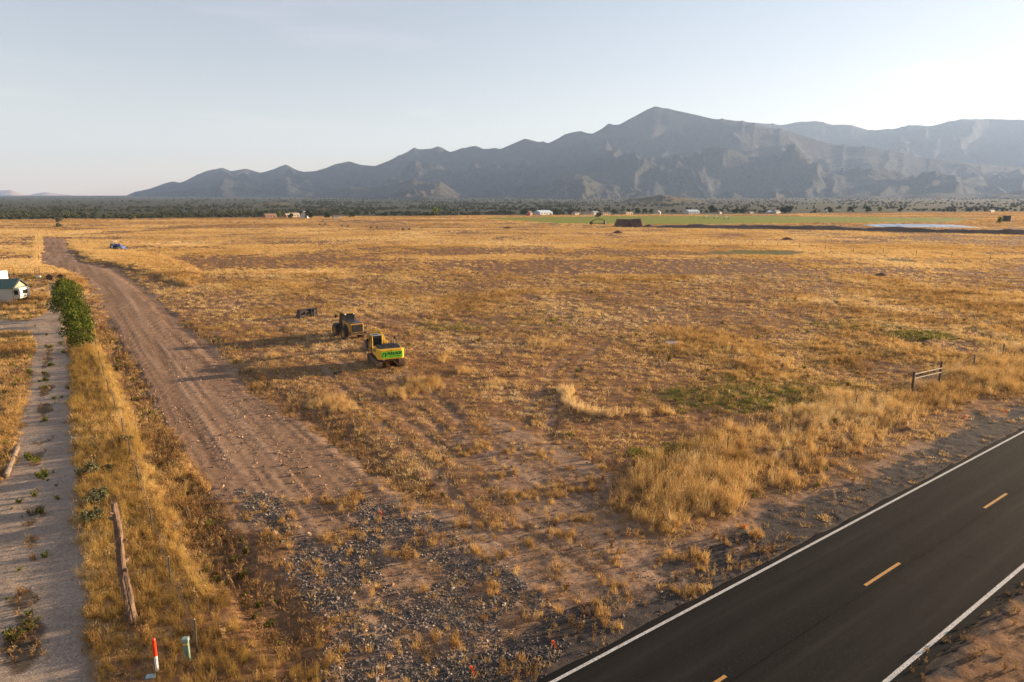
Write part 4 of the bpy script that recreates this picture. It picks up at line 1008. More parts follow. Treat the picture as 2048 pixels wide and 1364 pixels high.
def loader():
    loc = (-19.1, 78.25); rz = R(34)
    t = empty('wheel_loader', (*loc, ground_z(*loc) + .02), rz)
    tag(t, 'yellow and black wheel loader parked without its bucket behind the excavator', 'wheel loader')
    for x in (-1.02, 1.02):
        for y in (-1.5, 1.5): wheel(t, x, y, .76, .77, .56, yel_ld)
    for y in (-1.5, 1.5): MB().box((0, y, .78), (1.6, .35, .35)).build('axle', blk, t, .04)
    MB().box((0, -1.4, .92), (1.15, 3.2, .42)).build('rear_frame', blk, t, .04)
    MB().box((0, 1.35, .95), (1.0, 1.9, .5)).box((0, .95, 1.45), (1.0, .5, .8)).build('front_frame', yel_ld, t, .04)
    hood = MB().prism([(-3.12, 1.08), (-3.16, 1.95), (-2.95, 2.12), (-.35, 2.28), (-.35, 1.25), (-1.9, 1.02)], -.84, .84).build('engine_hood', yel_ld, t, .08)
    MB().prism([(-2.98, 2.135), (-.4, 2.295), (-.4, 2.34), (-2.98, 2.19)], -.72, .72).build('hood_top', hoodblk, hood, .02)
    gr = MB().box((0, -3.165, 1.56), (1.36, .04, .92)).build('rear_grille', M('grille_black', (.008, .008, .009), .6, .2, 2), t, .01)
    for k in range(8): MB().box((0, -3.19, 1.2 + k * .1), (1.2, .02, .035)).build('grille_bar', blk, gr)
    for s in (-1, 1):
        MB().box((s * .845, -1.35, 1.72), (.02, .95, .36)).build('side_vent', blk, hood)
        MB().prism([(-2.35, 1.3), (-2.2, 1.60), (-1.5, 1.72), (-.8, 1.60), (-.65, 1.3), (-.75, 1.3), (-.88, 1.52), (-1.5, 1.63), (-2.12, 1.52), (-2.25, 1.3)], s * .86, s * 1.28).build('fender', blk, t, .01)
        MB().prism([(.7, 1.35), (.85, 1.60), (1.5, 1.68), (2.1, 1.58), (2.1, 1.52), (1.5, 1.6), (.92, 1.52)], s * .78, s * 1.26).build('fender', blk, t, .01)
        MB().box((s * .98, -3.12, .98), (.24, .12, .16)).build('tail_light', white_l, t, .02)
        la = MB()
        for k in range(4): la.box((s * 1.05, -.45, .55 + k * .28), (.36, .26, .03))
        la.tube([(s * 1.22, -.58, .5), (s * 1.22, -.58, 1.9)], .02, 6); la.tube([(s * 1.22, -.32, .5), (s * 1.22, -.32, 2.2)], .02, 6)
        la.build('ladder', blk, t)
        mi = MB(); mi.tube([(s * .72, .8, 2.6), (s * 1.15, .95, 2.7)], .02, 6); mi.box((s * 1.2, .95, 2.6), (.22, .05, .38)); mi.build('mirror', blk, t)
    MB().box((0, -3.0, .92), (2.25, .42, .34)).build('bumper', blk, t, .05)
    MB().box((0, -3.225, .80), (1.7, .02, .05)).box((0, -3.225, 1.06), (1.7, .02, .05)).build('bumper_stripe', yel_ld, t)
    cab = MB().prism([(-.52, 1.45), (-.55, 3.02), (.70, 3.02), (.88, 2.2), (.80, 1.45)], -.70, .70).build('cab', pane, t, .04)
    fr = MB()
    for x in (-.71, .71):
        for a, b_ in (((-.53, 1.45), (-.56, 3.05)), ((.70, 3.05), (.89, 2.2)), ((.89, 2.2), (.81, 1.45)), ((.15, 1.45), (.15, 3.05)), ((-.53, 1.95), (.86, 1.95))): fr.tube([(x, *a), (x, *b_)], .05, 6)
    for z in (1.5, 3.0): fr.tube([(-.7, -.55, z), (.7, -.55, z)], .05, 6)
    fr.build('cab_frame', blk, cab)
    MB().box((0, .1, 1.62), (1.46, 1.42, .5)).build('cab_base', blk, cab, .04)
    MB().prism([(-.72, 3.06), (-.62, 3.20), (.78, 3.20), (.92, 3.06)], -.80, .80).build('cab_roof', yel_ld, cab, .04)
    MB().box((0, .1, 2.1), (.5, .45, .9)).build('seat', blk, cab, .05)
    for x in (-.55, .55): MB().box((x, -.74, 2.98), (.18, .08, .12)).build('work_light', white_l, cab)
    MB().cyl((.45, -1.0, 2.25), (.45, -1.0, 2.85), .06, n=12).build('exhaust_pipe', blk, t)
    for s in (-1, 1):
        MB().prism([(.75, 1.75), (.95, 1.98), (2.0, 1.55), (3.05, .72), (2.95, .45), (2.6, .55), (1.9, 1.2)], s * .46 - .07, s * .46 + .07).build('lift_arm', yel_ld, t, .02)
        c = MB().cyl((s * .46, 1.0, .95), (s * .46, 1.7, 1.15), .08, n=10).build('lift_cylinder', yel_ld, t); MB().cyl((s * .46, 1.7, 1.15), (s * .46, 2.2, 1.25), .045, n=8).build('cylinder_rod', chrome, c)
    MB().box((0, 1.75, 1.5), (.14, 1.4, .2), 0, -.5).box((0, 2.55, 1.1), (.18, .22, .85)).build('bell_crank', yel_ld, t, .02)
    t.scale = (.93, .93, .93)
    MB().box((0, 3.05, .72), (1.25, .16, .85), 0, .15).box((-.45, 3.15, 1.15), (.16, .3, .3)).box((.45, 3.15, 1.15), (.16, .3, .3)).build('coupler', blk, t, .02)
    return t
loader()

def bucket():
    loc = (-28.05, 92.2); rz = R(41 - 0)
    t = empty('loader_bucket', (*loc, ground_z(*loc)), rz)
    tag(t, 'dark detached loader bucket lying on the field left of the wheel loader', 'loader bucket')
    m = M('bucket_steel', (.03, .03, .036), .5, .4, 2, .3, .3)
    p = [(.0, 1.18), (-.30, 1.10), (-.52, .75), (-.52, .35), (-.30, .06), (.75, .0)]
    sh = MB(); th = .05
    for a, b_ in zip(p[:-1], p[1:]):
        dy, dz = b_[0] - a[0], b_[1] - a[1]; l = math.hypot(dy, dz); ny, nz = -dz / l * th, dy / l * th
        sh.prism([a, b_, (b_[0] + ny, b_[1] + nz), (a[0] + ny, a[1] + nz)], -1.28, 1.28)
    s = sh.build('shell', m, t)
    for x in (-1.31, 1.28): MB().prism(p, x, x + .03).build('side_plate', m, t)
    for x in (-1.27, -.42, .42, 1.22): MB().prism([(-.02, 1.20), (-.58, 1.16), (-.60, .04), (-.3, .04), (-.48, .4), (-.48, .74), (-.28, 1.06)], x, x + .05).build('rib', m, t)
    for x in (-.55, .3): MB().prism([(-.5, .9), (-.78, .82), (-.78, .55), (-.5, .45)], x, x + .08).build('hinge_ear', m, t)
    MB().box((0, .78, .02), (2.56, .16, .05)).build('cutting_edge', steel, t)
    MB().box((0, -.30, 1.20), (2.62, .60, .05)).build('top_lip', m, t)
    MB().box((-.85, -.56, .58), (.86, .03, 1.05)).build('back_plate', m, t); MB().box((1.0, -.56, .58), (.5, .03, 1.05)).build('back_plate', m, t)
bucket()

def tractor():
    loc = (-135.37, 235.54); t = empty('tractor', (*loc, ground_z(*loc)), R(-100)); t.scale = (1.15,) * 3
    tag(t, 'small blue tractor with front loader and white canopy far down the track', 'tractor')
    blue = M('tractor_blue', (.02, .10, .38), .4, .1, 2, 0, .15); wr = M('white_rim', (.7, .7, .68), .5)
    for s in (-1, 1):
        wheel(t, s * .72, -.9, .68, .68, .42, wr, lug=16); wheel(t, s * .66, 1.05, .40, .40, .26, wr, lug=14)
        MB().prism([(-1.5, 1.2), (-1.2, 1.45), (-.5, 1.42), (-.2, 1.0), (-.28, 1.0), (-.55, 1.36), (-1.18, 1.39), (-1.44, 1.15)], s * .5, s * .95).build('fender', blue, t)
        MB().tube([(s * .42, .1, 1.2), (s * .42, .5, 1.45), (s * .42, 1.7, 1.1), (s * .42, 2.3, .4)], .07, 8).build('loader_arm', blue, t)
        MB().tube([(s * .45, -1.1, 1.0), (s * .45, -1.1, 2.25)], .04, 8).build('canopy_post', blk, t)
    MB().box((0, .7, 1.0), (.62, 1.5, .62)).build('hood', blue, t, .08)
    MB().box((0, -.3, .75), (.5, 1.9, .45)).build('chassis', blk, t, .04)
    MB().box((0, -.75, 1.15), (.5, .45, .12)).box((0, -1.0, 1.4), (.5, .1, .5)).build('seat', blk, t, .04)
    MB().box((0, -.7, 2.28), (1.25, 1.3, .07)).build('canopy', M('white_canopy', (.75, .74, .70), .5), t, .03)
    MB().prism([(2.2, .7), (2.15, .1), (2.85, .05), (2.85, .1), (2.25, .2), (2.28, .7)], -.8, .8).build('bucket', blue, t)
    MB().cyl((.2, .9, 1.3), (.2, .9, 1.75), .035, n=8).build('exhaust_pipe', blk, t)
tractor()

# ------------------------------------------------------------------ yard on the left
def shed():
    cx, cy = -78.1, 106.1; a = R(6)
    t = empty('metal_shed', (cx, cy, ground_z(cx, cy) - .05), a)
    tag(t, 'cream metal shed with a ribbed green gable roof beside the lane', 'shed')
    wallm = M('cream_siding', (.50, .47, .38), .55, .06, 1, 0, .12); roofm = M('green_roof', (.085, .15, .11), .4, .08, 1, 0, .1); trim = M('dark_trim', (.06, .06, .055), .5)
    L_, W_, E_, RG = 14.0, 3.9, 2.35, 3.55
    w = MB()
    for k in range(int(L_ / .30)):                      # ribbed sheets
        w.box((-k * .30 - .15, 0, E_ / 2), (.26, .06, E_)); w.box((-k * .30 - .30, 0, E_ / 2), (.05, .10, E_))
    w.build('wall', wallm, t)
    MB().box((-L_ / 2, W_, E_ / 2), (L_, .06, E_)).build('wall', wallm, t)
    MB().prism([(0, 0), (W_, 0), (W_, E_), (W_ / 2, RG), (0, E_)], -L_, -L_ + .06).build('gable_wall', wallm, t)
    MB().prism([(.0, E_ - .02), (W_, E_ - .02), (W_ / 2, RG - .05)], -.06, 0.0).build('gable_wall', M('gable_tan', (.33, .29, .22), .6), t)
    for s in (0, 1):
        y0, y1 = (-.18, W_ / 2) if s == 0 else (W_ / 2, W_ + .18)
        z0, z1 = (E_ - .1, RG) if s == 0 else (RG, E_ - .1)
        rf = MB().prism([(y0, z0), (y1, z1), (y1, z1 + .06), (y0, z0 + .06)], -L_ - .2, .25).build('roof', roofm, t)
        rb = MB()
        for k in range(int(L_ / .32)):
            x = .2 - k * .32; rb.prism([(y0, z0 + .06), (y1, z1 + .06), (y1, z1 + .10), (y0, z0 + .10)], x - .03, x + .03)
        rb.build('rib', roofm, rf)
        fb = MB().prism([(y0, z0 - .12), (y1, z1 - .12), (y1, z1 + .07), (y0, z0 + .07)], .25, .30).build('fascia', trim, t)
    for y in (.05, W_ - .05): MB().box((.02, y, E_ / 2), (.12, .12, E_)).build('post', trim, t)
    c = empty('camper', (cx, cy, ground_z(cx, cy)), a); tag(c, 'white camper with dark windows poking out of the green roofed shed', 'camper')
    wh = M('camper_white', (.62, .60, .55), .45, .05, 1, 0, .15)
    MB().prism([(-5, .55), (.65, .55), (.80, .9), (.80, 2.0), (.62, 2.22), (-5, 2.22)], .55, 3.1, 'y').build('body', wh, c, .08)
    MB().box((.80, 1.85, 1.55), (.04, 1.3, .55)).build('window', pane, c)
    MB().box((.15, .545, 1.5), (.7, .03, .7)).build('window', pane, c)
    for y in (.7, 2.95):
        MB().lathe([(.15, -.1), (.34, -.1), (.36, 0), (.34, .1), (.15, .1)], (-1.4, y, .36), (0, 1, 0), 18).build('wheel', rubber, c)
    MB().box((-2, 1.85, .48), (4, 2.2, .12)).build('chassis', blk, c)
    tx, ty = -96.5, 126.5
    q = empty('cargo_trailer', (tx, ty, ground_z(tx, ty)), R(5)); tag(q, 'white box trailer with rounded corners standing behind the shed roof', 'trailer')
    MB().box((-1.6, 0, 1.75), (7.5, 2.4, 2.4)).build('box', M('trailer_white', (.74, .74, .73), .4, .04, 1, 0, .08), q, .22, False, 3)
    MB().box((-1.6, -1.22, .62), (7.4, .04, .2)).build('skirt', M('trailer_grey', (.3, .3, .3), .5), q)
    for x in (-2.2, -1.2):
        MB().lathe([(.15, -.1), (.33, -.1), (.35, 0), (.33, .1), (.15, .1)], (x, -1.05, .35), (0, 1, 0), 18).build('wheel', rubber, q)
    MB().tube([(2.1, -.5, .5), (3.3, 0, .5), (2.1, .5, .5)], .05, 6).build('tow_bar', blk, q)
shed()

old_wood = M('weathered_wood', (.20, .145, .10), .9, .4, 4, 0, 0, bmp=.02)
dark_wood = M('dark_wood', (.085, .06, .045), .9, .4, 4, 0, 0, bmp=.02)
pale_wood = M('pale_wood', (.52, .44, .34), .8, .2, 4, 0, 0, bmp=.01)
rust = M('rusty_iron', (.13, .065, .035), .85, .45, 4, .2, .2)
post_green = M('post_green', (.045, .05, .035), .7, .3, 4, .2, .3)
def yard_bits():
    a, b = (-104.50, 145.23), (-99.94, 148.82)
    t = empty('log_rail', (a[0], a[1], ground_z(*a)), math.atan2(b[1] - a[1], b[0] - a[0])); tag(t, 'dark fallen log rails lying in the grass past the shed', 'logs')
    L_ = math.hypot(b[0] - a[0], b[1] - a[1])
    MB().tube([(0, 0, .18), (L_ * .4, .2, .22), (L_ * .62, .1, .2)], [.16, .18, .15], 10).build('log', dark_wood, t)
    MB().tube([(L_ * .3, -.5, .2), (L_ * .7, -.2, .25), (L_, 0, .2)], [.13, .17, .15], 10).build('log', dark_wood, t)
    c = (-102.47, 147.26); t = empty('pole_frame', (*c, ground_z(*c)), R(8)); tag(t, 'small upright frame of rough poles beside the fallen logs', 'pole frame')
    for x in (-.45, .45): MB().tube([(x, 0, 0), (x * 1.05, .05, 1.75)], [.05, .04], 8).build('post', dark_wood, t)
    for z in (.75, 1.35): MB().tube([(-.5, 0, z), (.5, 0, z + .05)], .04, 8).build('rail', dark_wood, t)
    c = (-93.36, 139.45); t = empty('hay_rake', (*c, ground_z(*c)), R(20)); tag(t, 'old rusty wheeled farm implement parked at the end of the tree row', 'farm implement')
    MB().tube([(-1.8, 0, .7), (1.8, .2, .7)], .09, 8).tube([(-.3, -1.4, .5), (.2, .1, .7)], .08, 8).tube([(.9, .1, .7), (.6, 1.5, .9)], .07, 8).build('frame', rust, t)
    for x in (-1.1, .9):
        o = empty('wheel', (x, -.1, .55)); o.parent = t
        MB().lathe([(.32, -.12), (.52, -.13), (.56, 0), (.52, .13), (.32, .12)], (0, 0, 0), (0, 1, 0), 20).build('tyre', rubber, o)
        MB().lathe([(.02, -.05), (.33, -.08), (.33, .08), (.02, .05)], (0, 0, 0), (0, 1, 0), 16).build('rim', rust, o)
    tn = MB()
    for k in range(12): a2 = k * .3; tn.tube([(-1.6 + k * .28, .15, .65), (-1.6 + k * .28, .75, .5), (-1.6 + k * .28, .85, .08)], .025, 5)
    tn.build('tines', rust, t)
    c = (-98.87, 142.28); tag(MB().box((c[0], c[1], ground_z(*c) + .22), (.9, .6, .45), .2).build('plastic_tub', M('pale_tub', (.5, .6, .56), .5), None, .06), 'pale plastic tub in the grass below the pole frame', 'tub')
    # log lying by the lane
    a, b = (-29.01, 36.79), (-31.82, 41.68)
    mb = MB(); rr = np.random.default_rng(4)
    pts = [(a[0] + (b[0] - a[0]) * k / 9, a[1] + (b[1] - a[1]) * k / 9, ground_z(a[0] + (b[0] - a[0]) * k / 9, a[1] + (b[1] - a[1]) * k / 9) + .13) for k in range(10)]
    tag(mb.tube(pts, [.16 * rr.uniform(.85, 1.1) for _ in pts], 10).build('fallen_log', old_wood, None, 0, True), 'weathered grey log lying along the left edge of the gravel lane', 'log')
yard_bits()

# ------------------------------------------------------------------ fences, posts and markers
def t_post(parent, x, y, h, lean=0.0, white=True, wood=False, name='post'):
    z = ground_z(x, y)
    mb = MB(); r = random.Random(int(x * 100))
    lx, ly = r.uniform(-.06, .06) + lean, r.uniform(-.05, .05)
    m = Matrix.Rotation(ly, 3, 'X') @ Matrix.Rotation(lx, 3, 'Y')
    if wood:
        pts = [Vector((x, y, z)) + m @ Vector((0, 0, -.2 + (h + .2) * k / 4)) for k in range(5)]
        return mb.tube(pts, [.085 * r.uniform(.85, 1.1) for _ in pts], 9).build(name, old_wood, parent)
    p0 = Vector((x, y, z - .2)); p1 = Vector((x, y, z)) + m @ Vector((0, 0, h))
    mb.tube([p0, p1], .034, 5)
    o = mb.build(name, post_green, parent)
    if white:
        MB().tube([p1 - (p1 - p0).normalized() * .09, p1 + Vector((0, 0, .005))], .026, 6).build('white_tip', M('post_tip', (.7, .70, .62), .6), o)
    return o
def wire(parent, pts, zs):
    m = M('fence_wire', (.20, .17, .15), .6, .3, 3, .6)
    for h in zs:
        q = [(x, y, ground_z(x, y) + h - .01 * (i % 2)) for i, (x, y) in enumerate(pts)]
        MB().tube(q, .004, 4).build('wire', m, parent)
def lerp_line(a, b, n): return [(a[0] + (b[0] - a[0]) * k / (n - 1), a[1] + (b[1] - a[1]) * k / (n - 1)) for k in range(n)]
def fences():
    P = [(-10.97, 21.13), (-14.02, 25.46), (-17.07, 29.98), (-20.58, 35.39), (-23.68, 40.09), (-26.26, 43.88), (-29.48, 48.77), (-33.00, 53.90), (-36.55, 59.24), (-40.22, 64.85), (-44.46, 71.30)]
    P += lerp_line((-46.4, 74.5), (-76, 119), 12)
    f = empty('wire_fence', (0, 0, 0)); tag(f, 'wire fence on thin steel posts between gravel lane and dirt track', 'fence')
    for (x, y) in P: t_post(f, x, y, 1.25)
    wire(f, P, (.35, .65, .95, 1.15))
    P = [(8.77, 36.79), (13.34, 40.17), (18.89, 44.19), (25.93, 49.52), (31.49, 53.46)]
    f = empty('wire_fence', (0, 0, 0)); tag(f, 'low wire fence in tall grass from the field corner to the pole brace', 'fence')
    for (x, y) in P: t_post(f, x, y, 1.2, 0, False)
    wire(f, P + [(33.63, 55.42)], (.4, .75, 1.05))
    P = [(44.09, 63.40), (50.54, 68.62), (57.31, 73.91), (67.06, 81.32), (78.89, 90.30)]
    f = empty('wire_fence', (0, 0, 0)); tag(f, 'wire fence running on from the pole brace toward the right edge', 'fence')
    for (x, y) in P: t_post(f, x, y, 1.2, 0, False, True)
    wire(f, [(37.05, 57.35)] + P, (.4, .75, 1.05))
    P = [(61.50, 267.95), (71.42, 261.42), (80.86, 255.19), (88.17, 252.19), (94.06, 243.58), (99.61, 238.16), (103.88, 228.00), (106.45, 214.27), (113.57, 210.05), (120.17, 204.01), (125.98, 196.48), (131.05, 187.80), (136.10, 179.85), (140.75, 172.53)]
    f = empty('wire_fence', (0, 0, 0)); tag(f, 'long thin post and wire fence crossing the far right field', 'fence')
    for (x, y) in P:
        z = ground_z(x, y); MB().tube([(x, y, z - .2), (x + .02, y, z + 1.5)], .075, 5).build('post', dark_wood, f)
    wire(f, P, (.6, 1.1))
    P = [(-129.68, 187.80), (-157.15, 228.00), (-186.81, 271.34), (-219.78, 319.77), (-261.92, 382.09)]
    f = empty('wire_fence', (0, 0, 0)); tag(f, 'distant post fence beside the brown ploughed patch left of the track', 'fence')
    for (x, y) in P:
        z = ground_z(x, y); MB().tube([(x, y, z - .2), (x, y, z + 1.5)], .08, 5).build('post', dark_wood, f)
    wire(f, P, (.6, 1.1))
    # H brace of two posts, two pale rails and wires
    a, b = (33.63, 55.42), (37.05, 57.35)
    z = ground_z(*a)
    t = empty('fence_brace', (a[0], a[1], z), math.atan2(b[1] - a[1], b[0] - a[0])); L_ = math.hypot(b[0] - a[0], b[1] - a[1])
    tag(t, 'wooden fence brace of two dark posts and pale rails near the roadside', 'fence brace')
    MB().tube([(0, 0, -.2), (.02, 0, .8), (.03, .0, 1.62)], [.11, .10, .10], 10).build('post', dark_wood, t)
    MB().tube([(L_, 0, -.2), (L_ + .05, 0, 1.0), (L_ + .10, .02, 2.05)], [.11, .10, .085], 10).build('post', dark_wood, t)
    for h in (1.05, 1.42): MB().tube([(-.02, -.06, h - .02), (L_ * .5, -.07, h + .02), (L_ + .05, -.06, h + .03)], .045, 8).build('rail', pale_wood, t)
    MB().tube([(.3, -.05, .12), (L_ * .55, -.03, .2)], .03, 6).build('rail', pale_wood, t)
    for h in (.3, .42, .54, .66, .78, .9): MB().tube([(0, -.05, h), (L_, -.05, h + .02)], .009, 4).build('wire', M('bright_wire', (.4, .36, .3), .5, .2, 3, .5), t)
fences()

def old_pole():
    x, y = (-14.18, 22.79); z = ground_z(x, y)
    t = empty('dead_trunk_post', (x, y, z), 0); tag(t, 'tall weathered dead trunk standing as a post beside the gravel lane', 'trunk post')
    r = np.random.default_rng(9)
    n = 34; m = 18; v = []; f = []
    for i in range(n):
        tt = i / (n - 1); h = -.25 + 5.05 * tt
        cx = -.06 * tt + .03 * math.sin(h * 2.1); cy = .02 * math.sin(h * 1.3)
        rad = .205 - .105 * tt ** .8
        for j in range(m):
            a = 2 * math.pi * j / m
            k = 1 + .09 * math.sin(a * 3 + h * 1.1) + .07 * math.sin(a * 5 - h * 2.3) + r.uniform(-.07, .07) + .10 * math.sin(h * 5.3 + 1) * math.sin(h * 2.2)
            v.append((cx + rad * k * math.cos(a), cy + rad * k * math.sin(a), h))
    for i in range(n - 1):
        for j in range(m): f.append((i * m + j, i * m + (j + 1) % m, (i + 1) * m + (j + 1) % m, (i + 1) * m + j))
    f.append(tuple(range((n - 1) * m, n * m)))
    bark = M('stripped_bark', (.155, .10, .068), .92, .55, 3.5, 0, 0, bmp=.06)
    me = bpy.data.meshes.new('trunk'); me.from_pydata(v, [], f); me.materials.append(bark); link('trunk', me, None, t)
    for h, a, l in ((4.2, 3.4, .16), (3.3, .3, .16), (2.9, 3.0, .13), (2.2, 5.8, .15), (4.45, 4.2, .12), (3.7, 2.6, .12), (1.6, 3.5, .12), (2.5, .8, .12)):
        d = Vector((math.cos(a), math.sin(a), .35)); p = Vector((-.06 * h / 4.8, 0, h)) + Vector((d.x, d.y, 0)) * .10
        MB().tube([p, p + d * l * .7, p + d * l], [.075, .055, .03], 8).build('knot', bark, t)
    MB().tube([(.26, -.20, -.1), (.20, -.21, .8), (.115, -.20, 1.75), (.10, -.175, 2.05)], .022, 6).build('iron_rod', blk, t)
old_pole()

def markers():
    x, y = (-11.79, 20.05); z = ground_z(x, y)
    t = empty('marker_post', (x, y, z)); tag(t, 'red and white plastic marker post in the grass at the bottom', 'marker post')
    MB().cyl((0, 0, -.1), (0, 0, .62), .052, n=14).build('white_tube', M('marker_white', (.75, .74, .72), .45, .05), t)
    MB().cyl((0, 0, .62), (0, 0, 1.22), .058, .058, 14).cyl((0, 0, 1.22), (0, 0, 1.26), .058, .04, 14).build('red_sleeve', M('marker_red', (.80, .045, .012), .45, .05), t)
    x, y = (-11.07, 20.65); z = ground_z(x, y)
    t = empty('cable_pedestal', (x, y, z), R(10)); tag(t, 'pale green utility pedestal half hidden in grass near the marker post', 'utility pedestal')
    pg = M('pedestal_green', (.15, .24, .18), .5, .12, 4, 0, .2)
    MB().box((0, 0, .36), (.19, .15, .86)).build('body', pg, t, .02); MB().box((0, 0, .83), (.23, .19, .14)).build('cap', M('pedestal_cap', (.22, .30, .28), .45, .1), t, .03)
    MB().box((0, -.08, .70), (.15, .012, .06)).build('sticker', M('yellow_sticker', (.7, .45, .06), .5), t)
    x, y = (-11.88, 19.81); tag(MB().box((x, y, ground_z(x, y) + .01), (.30, .20, .08), .2).build('valve_box', M('valve_box_blue', (.30, .42, .42), .5, .1), None, .02), 'small pale blue ground box at the bottom edge beside the marker post', 'ground box')
    flag = M('orange_ribbon', (.95, .10, .015), .6, .08, 3); lath = M('survey_lath', (.62, .36, .14), .8, .15, 6)
    for (px, h, ang, lean, lab) in (((35.54, 47.23), .75, .3, .05, 'wooden survey lath with orange ribbon at the roadside shoulder'), ((1.36, 21.51), .28, 1.9, .3, 'short orange ribbon stake on the stones nearest the road'),
                                    ((-1.27, 20.17), .28, 2.2, -.35, 'orange ribbon stake on the stones at the bottom edge'), ((-6.40, 31.66), .30, 2.5, -.6, 'orange survey lath leaning over at the top of the stone spread')):
        x, y = px; z = ground_z(x, y)
        t = empty('survey_stake', (x, y, z), 0); tag(t, lab, 'survey stake', 'survey stakes')
        top = Vector((math.sin(lean) * h, 0, math.cos(lean) * h))
        MB().tube([(0, 0, -.1), top], .02, 5).build('lath', lath, t)
        rb = MB(); d = Vector((math.cos(ang) * .0 + .10, -.02, 0))
        p = top
        for k, (dx, dz) in enumerate(((.14, -.24),)):
            rb.add([p + Vector((-.04, -.02, .02)), p + Vector((.04, -.02, .02)), p + Vector((dx + .03, -.05 - .02 * k, dz)), p + Vector((dx - .03, -.05 - .02 * k, dz))], [(0, 1, 2, 3)])
        rb.box(tuple(top), (.09, .07, .10)); rb.build('ribbon', flag, t)
    for (px, lab) in (((33.29, 48.05), 'orange ribbon tuft on the ground beside a low grass clump'), ((11.20, 30.54), 'orange marker whisker inside the chalk circle on the dirt shoulder')):
        x, y = px; t = empty('survey_whisker', (x, y, ground_z(x, y))); tag(t, lab, 'survey marker')
        w = MB()
        for k in range(14):
            a = k * 2.4; w.tube([(0, 0, -.03), (math.cos(a) * .05, math.sin(a) * .05, .12), (math.cos(a) * .12, math.sin(a) * .12, .16)], [.022, .02, .012], 4)
        w.build('bristles', flag, t); MB().cyl((0, 0, -.1), (0, 0, .05), .03, n=8).build('pin', steel, t)
    x, y = (11.06, 30.65); ring = MB(); pts = []
    v = []; n = 40
    for k in range(n):
        a = 2 * math.pi * k / n
        for r_ in (.27, .295):
            X, Y = x + math.cos(a) * r_ * 1.1, y + math.sin(a) * r_; v.append((X, Y, ground_z(X, Y) + .012))
    ring.add(v, [(2 * k, 2 * k + 1, (2 * k + 3) % (2 * n), (2 * k + 2) % (2 * n)) for k in range(n)])
    tag(ring.build('chalk_circle', M('chalk', (.36, .28, .22), .9, .2, 8), None), 'faint chalk circle sprayed on the dirt shoulder', 'marking')
    x, y = (18.06, 74.73); tag(MB().cyl((x, y, ground_z(x, y) - .1), (x, y, ground_z(x, y) + .14), .95, .9, 24).build('concrete_slab', M('pale_concrete', (.46, .45, .45), .8, .15, 2), None, .02), 'pale round concrete slab lying in the mid field', 'slab')
    x, y = (7.08, 49.02); t = empty('lone_post', (x, y, ground_z(x, y))); tag(t, 'lone thin rusty steel post by the straw ring', 'post')
    MB().tube([(0, 0, -.2), (.03, 0, 1.55)], .035, 5).build('shaft', rust, t)
markers()

# ------------------------------------------------------------------ shrubs and the row of trees
def leaf_cloud(lobes, n, size, seed, flat=.5):
    r = np.random.default_rng(seed); v = np.zeros((n * 4, 3)); 
    L_ = np.array([l[:3] for l in lobes]); rad = np.array([l[3] for l in lobes]); pr = rad ** 2 / (rad ** 2).sum()
    k = r.choice(len(lobes), n, p=pr)
    d = r.normal(size=(n, 3)); d /= np.linalg.norm(d, axis=1)[:, None]
    c = L_[k] + d * (rad[k] * r.uniform(.35, 1.08, n) ** .6)[:, None]
    a = r.normal(size=(n, 3)) + d * flat; a /= np.linalg.norm(a, axis=1)[:, None]
    b = np.cross(a, r.normal(size=(n, 3))); b /= np.linalg.norm(b, axis=1)[:, None] + 1e-9
    e = np.cross(a, b); s = size * r.uniform(.6, 1.4, n)[:, None]
    v[0::4] = c - b * s; v[1::4] = c + e * s * .55; v[2::4] = c + b * s; v[3::4] = c - e * s * .55
    return v, np.arange(n * 4).reshape(-1, 4)
def leaf_mat(name, dark, mid, lite, transl=.35, sc_=1.2):
    m, nt, b = _nodes(name); nt.nodes.remove(b); out = nt.nodes['Material Output']
    pos = N(nt, 'ShaderNodeNewGeometry')
    f = math_(nt, 'ADD', math_(nt, 'MULTIPLY', pos.outputs['Random Per Island'], .55), math_(nt, 'MULTIPLY', noise(nt, pos.outputs['Position'], sc_, 3), .45))
    col = ramp(nt, f, [(.25, dark), (.5, mid), (.8, lite)])
    d = N(nt, 'ShaderNodeBsdfDiffuse'); t = N(nt, 'ShaderNodeBsdfTranslucent'); mx = N(nt, 'ShaderNodeMixShader'); mx.inputs[0].default_value = transl
    nt.links.new(col, d.inputs[0]); nt.links.new(col, t.inputs[0]); nt.links.new(d.outputs[0], mx.inputs[1]); nt.links.new(t.outputs[0], mx.inputs[2]); nt.links.new(mx.outputs[0], out.inputs[0])
    return m
def tree_meshes(h, rad, seed, mat, bark, nleaf, size, low=.18, squash=1.0):
    r = np.random.default_rng(seed)
    tr = MB(); lobes = []
    tr.tube([(0, 0, -.2), (.04, .02, h * .25), (-.03, .05, h * .55), (.05, 0, h * .85)], [.11 * h / 4, .09 * h / 4, .06 * h / 4, .02], 8)
    for k in range(20):
        a = k * 2.4 + r.uniform(-.4, .4); z = h * r.uniform(low + .08, .9); q = rad * r.uniform(.35, 1.0) * (1 - .5 * max(0, z / h - .5))
        p = (math.cos(a) * q, math.sin(a) * q, z); lobes.append((*p, rad * r.uniform(.22, .42) * squash))
        tr.tube([(0, 0, z * .6), (p[0] * .5, p[1] * .5, z * .82), p], [.04 * h / 4, .028 * h / 4, .012], 5)
    lobes.append((0, 0, h * .55, rad * .55)); lobes.append((0, 0, h * .88, rad * .35))
    v, f = leaf_cloud(lobes, nleaf, size, seed)
    v[:, 2] = np.maximum(v[:, 2], .12)
    me = bpy.data.meshes.new('crown'); me.from_pydata(v.tolist(), [], f.tolist()); me.materials.append(mat)
    return tr.mesh('trunk', bark), me
